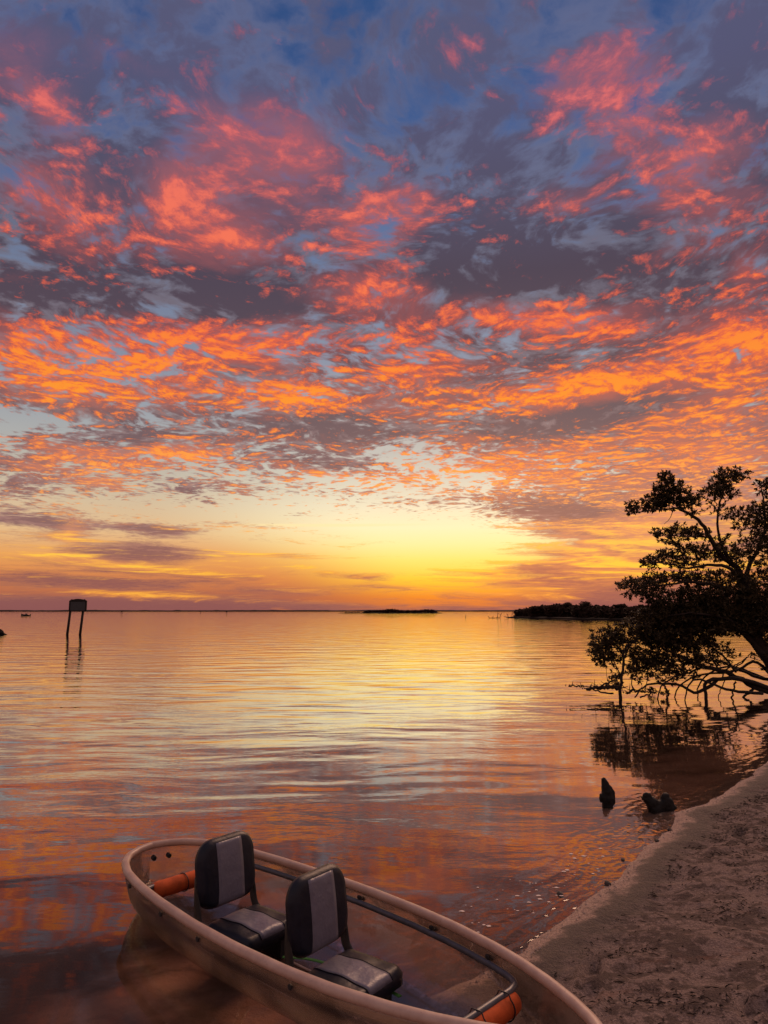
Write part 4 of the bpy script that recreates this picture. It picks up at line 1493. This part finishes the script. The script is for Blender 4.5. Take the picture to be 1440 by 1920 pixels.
    fallen([(1066, 1286.5, 0), (1080, 1286, 0), (1096, 1287, 0)], 0.02, 0.012, "small floating stick farthest out from the mangroves", 2)


make_mangrove()


# ------------------------------------------------------------------ stumps, stones and litter along the shore
def lump(name, parts, c, material, label, cat, group=None, vox=0.012, rough=0.012):
    b = MB()
    for pts, r in parts:
        sp = spline(pts, 10)
        rr = list(np.interp(np.linspace(0, 1, 11), np.linspace(0, 1, len(r)), r))
        b.tube(sp, rr, 14)
    o = b.build(name, material, loc=c)
    o.scale = (0.82, 0.82, 0.78)
    rm = o.modifiers.new('merge', 'REMESH')
    rm.mode = 'VOXEL'
    rm.voxel_size = vox
    rm.use_smooth_shade = True
    tx = bpy.data.textures.new(name + "_grain", 'CLOUDS')
    tx.noise_scale = 0.05
    dm = o.modifiers.new('grain', 'DISPLACE')
    dm.texture = tx
    dm.strength = rough * 2
    tag(o, label, cat, group)
    return o


WETWOOD = simple("wet_black_wood", (0.010, 0.008, 0.007, 1), 0.65, 0.25, 35, 0.01, 0.5)
lump("stump", [([(0, 0, -0.15), (0.005, 0, 0.02), (-0.005, 0, 0.13), (-0.025, 0.01, 0.245), (-0.045, 0.01, 0.285)], [0.10, 0.085, 0.062, 0.042, 0.026]),
               ([(-0.03, -0.02, -0.12), (-0.075, -0.04, 0.03), (-0.095, -0.05, 0.085)], [0.06, 0.045, 0.022]),
               ([(0.02, 0, -0.12), (0.07, 0, 0.06), (0.085, 0, 0.10), (0.03, 0, 0.19)], [0.05, 0.038, 0.024, 0.02]),
               ([(0.04, -0.05, -0.12), (0.06, -0.06, 0.02)], [0.05, 0.03])],
     Vector((2.42, 8.06, -0.025)), WETWOOD, "narrow pointed black stump standing in the shallow water", "stump", "old stumps by the shore")
lump("stump", [([(0.02, 0, -0.12), (-0.02, 0, 0.04), (-0.10, 0.01, 0.13), (-0.145, 0.02, 0.175)], [0.10, 0.085, 0.062, 0.045]),
               ([(-0.15, 0.0, 0.16), (-0.12, -0.01, 0.185), (-0.07, 0.0, 0.165)], [0.03, 0.035, 0.03]),
               ([(0.0, 0, 0.02), (0.10, 0.02, 0.06), (0.17, 0.02, 0.06)], [0.08, 0.065, 0.05]),
               ([(0.15, 0.03, -0.08), (0.145, 0.03, 0.08), (0.135, 0.03, 0.155), (0.175, 0.03, 0.16)], [0.10, 0.085, 0.055, 0.04]),
               ([(0.19, 0.02, -0.08), (0.225, 0.02, 0.05)], [0.08, 0.05]),
               ([(-0.04, -0.06, -0.1), (-0.06, -0.09, 0.02)], [0.06, 0.03])],
     Vector((2.80, 7.66, -0.02)), WETWOOD, "broad two-lobed black stump at the edge of the sand", "stump", "old stumps by the shore")

STONE = simple("dark_stone", (0.05, 0.04, 0.037, 1), 0.7, 0.4, 40, 0.006, 0.4)
for (u, v, r, label) in [(1050, 1677, 0.026, "dark rounded stone lying alone in the shallows near the clear kayak"),
                         (1140, 1660, 0.026, "dark stone on the sand lip, right beside the waterline between kayak and stumps"),
                         (1232, 1580, 0.020, "small dark stone on the pale lip below the two-lobed stump"),
                         (1256, 1558, 0.018, "smallest dark stone, nearest below the two-lobed stump"),
                         (1168, 1612, 0.020, "flat dark stone at the waterline midway along the pale sand lip")]:
    d = ray(u, v)
    k = (0.0 - EYE) / d.z
    x, y = d.x * k, d.y * k
    z = float(ground_height(np.array([x]), np.array([y]))[0][0])
    vs, fs = [], []
    n1, n2 = 7, 10
    for i in range(n1 + 1):
        th = math.pi * i / n1
        for j in range(n2):
            a = 2 * math.pi * j / n2
            q = r * (1 + 0.25 * math.sin(a * 2 + r * 900) * math.sin(th) + rng.uniform(-.1, .1))
            vs.append((math.sin(th) * math.cos(a) * q * 1.15, math.sin(th) * math.sin(a) * q, math.cos(th) * q * 0.7))
    for i in range(n1):
        for j in range(n2):
            fs.append((i * n2 + j, (i + 1) * n2 + j, (i + 1) * n2 + (j + 1) % n2, i * n2 + (j + 1) % n2))
    o = link_mesh("stone", vs, fs, STONE, loc=(x, y, max(z, -0.01) + r * 0.35))
    tag(o, label, "stone", "dark stones along the waterline")


def litter():
    # shells and grit along the lip, seaweed and twigs higher up
    r2 = np.random.RandomState(5)
    sh = MB()
    wk = MB()
    Ns = 0
    X = r2.uniform(-0.5, 5.0, 60000)
    Y = r2.uniform(2.6, 10.5, 60000)
    S = shore_dist(X, Y)
    Z, S2 = ground_height(X, Y)
    clumpn = LAT.fbm(X * 2.2 + 40, Y * 3.4, 4, 0.65)
    for x, y, z, s, c in zip(X, Y, Z, S2, clumpn):
        lx = math.cos(-KROT) * (x - KC.x) - math.sin(-KROT) * (y - KC.y)
        ly = math.sin(-KROT) * (x - KC.x) + math.cos(-KROT) * (y - KC.y)
        if abs(lx) < 1.86 and abs(ly) < k_w(max(-1.8, min(1.74, lx))) + 0.05:
            continue
        if -0.12 < s < 0.12:
            if r2.rand() < 0.5:
                q = 0.004 + 0.009 * r2.rand() ** 3
                a = r2.rand() * 6.28
                tl = r2.uniform(-.5, .5)
                ca, sa = math.cos(a), math.sin(a)
                sh.add([(x - ca * q, y - sa * q, z + 0.003 - tl * q), (x - sa * q * .7, y + ca * q * .7, z + 0.004), (x + ca * q, y + sa * q, z + 0.003 + tl * q), (x + sa * q * .7, y - ca * q * .7, z + 0.004), (x, y, z + 0.004 + q * 0.5)],
                       [(0, 3, 4), (3, 2, 4), (2, 1, 4), (1, 0, 4)])
        elif s > 0.3 and (c > 0.07 or r2.rand() < 0.10) and r2.rand() < 0.5:
            L = 0.006 + 0.026 * r2.rand() ** 3
            a = r2.normal(0.3, 0.9)
            p = Vector((x, y, z + 0.004))
            d = Vector((math.cos(a), math.sin(a), r2.normal(0, .15)))
            e = Vector((-math.sin(a), math.cos(a), 0)) * r2.normal(0, .35)
            wk.tube([p - d * L, p + e * L * 0.5 + Vector((0, 0, 0.004)), p + d * L + Vector((0, 0, 0.002))], [0.0012, 0.0022 + 0.002 * r2.rand(), 0.0010], 4, cap=False)
    shell = simple("shell_grit", (0.50, 0.38, 0.32, 1), 0.6, 0.4, 0, 0, 0.6)
    tag(sh.build("shell_fragments", shell, smooth=False), kind='stuff')
    dark_tone = simple("dry_seaweed", (0.036, 0.026, 0.022, 1), 0.9, 0.2, 0, 0, 0.5)
    tag(wk.build("seaweed_litter", dark_tone, smooth=True), kind='stuff')
    # flecks of foam drifting in the last ripples
    fo = MB()
    for i in range(75):
        t_ = r2.rand()
        x = 0.55 + 1.3 * t_ + r2.normal(0, .12)
        y = 4.95 + 1.25 * t_ + r2.normal(0, .18)
        s = float(shore_dist(np.array([x]), np.array([y]))[0])
        if s > -0.12 or s < -0.8:
            continue
        q = 0.004 + 0.012 * r2.rand() ** 3
        n = 7
        a0 = r2.rand() * 6
        ring = [(x + math.cos(a0 + k * 6.283 / n) * q * (0.7 + .5 * r2.rand()) * 1.4, y + math.sin(a0 + k * 6.283 / n) * q * (0.7 + .5 * r2.rand()), 0.003) for k in range(n)]
        top = [(px * 0.5 + x * 0.5, py * 0.5 + y * 0.5, 0.003 + q * 0.25) for px, py, _ in ring]
        fo.add(ring + top, [(k, (k + 1) % n, n + (k + 1) % n, n + k) for k in range(n)] + [tuple(range(n, 2 * n))])
    tag(fo.build("foam_flecks", simple("sea_foam", (0.75, 0.62, 0.54, 1), 0.7), smooth=True), kind='stuff')


litter()
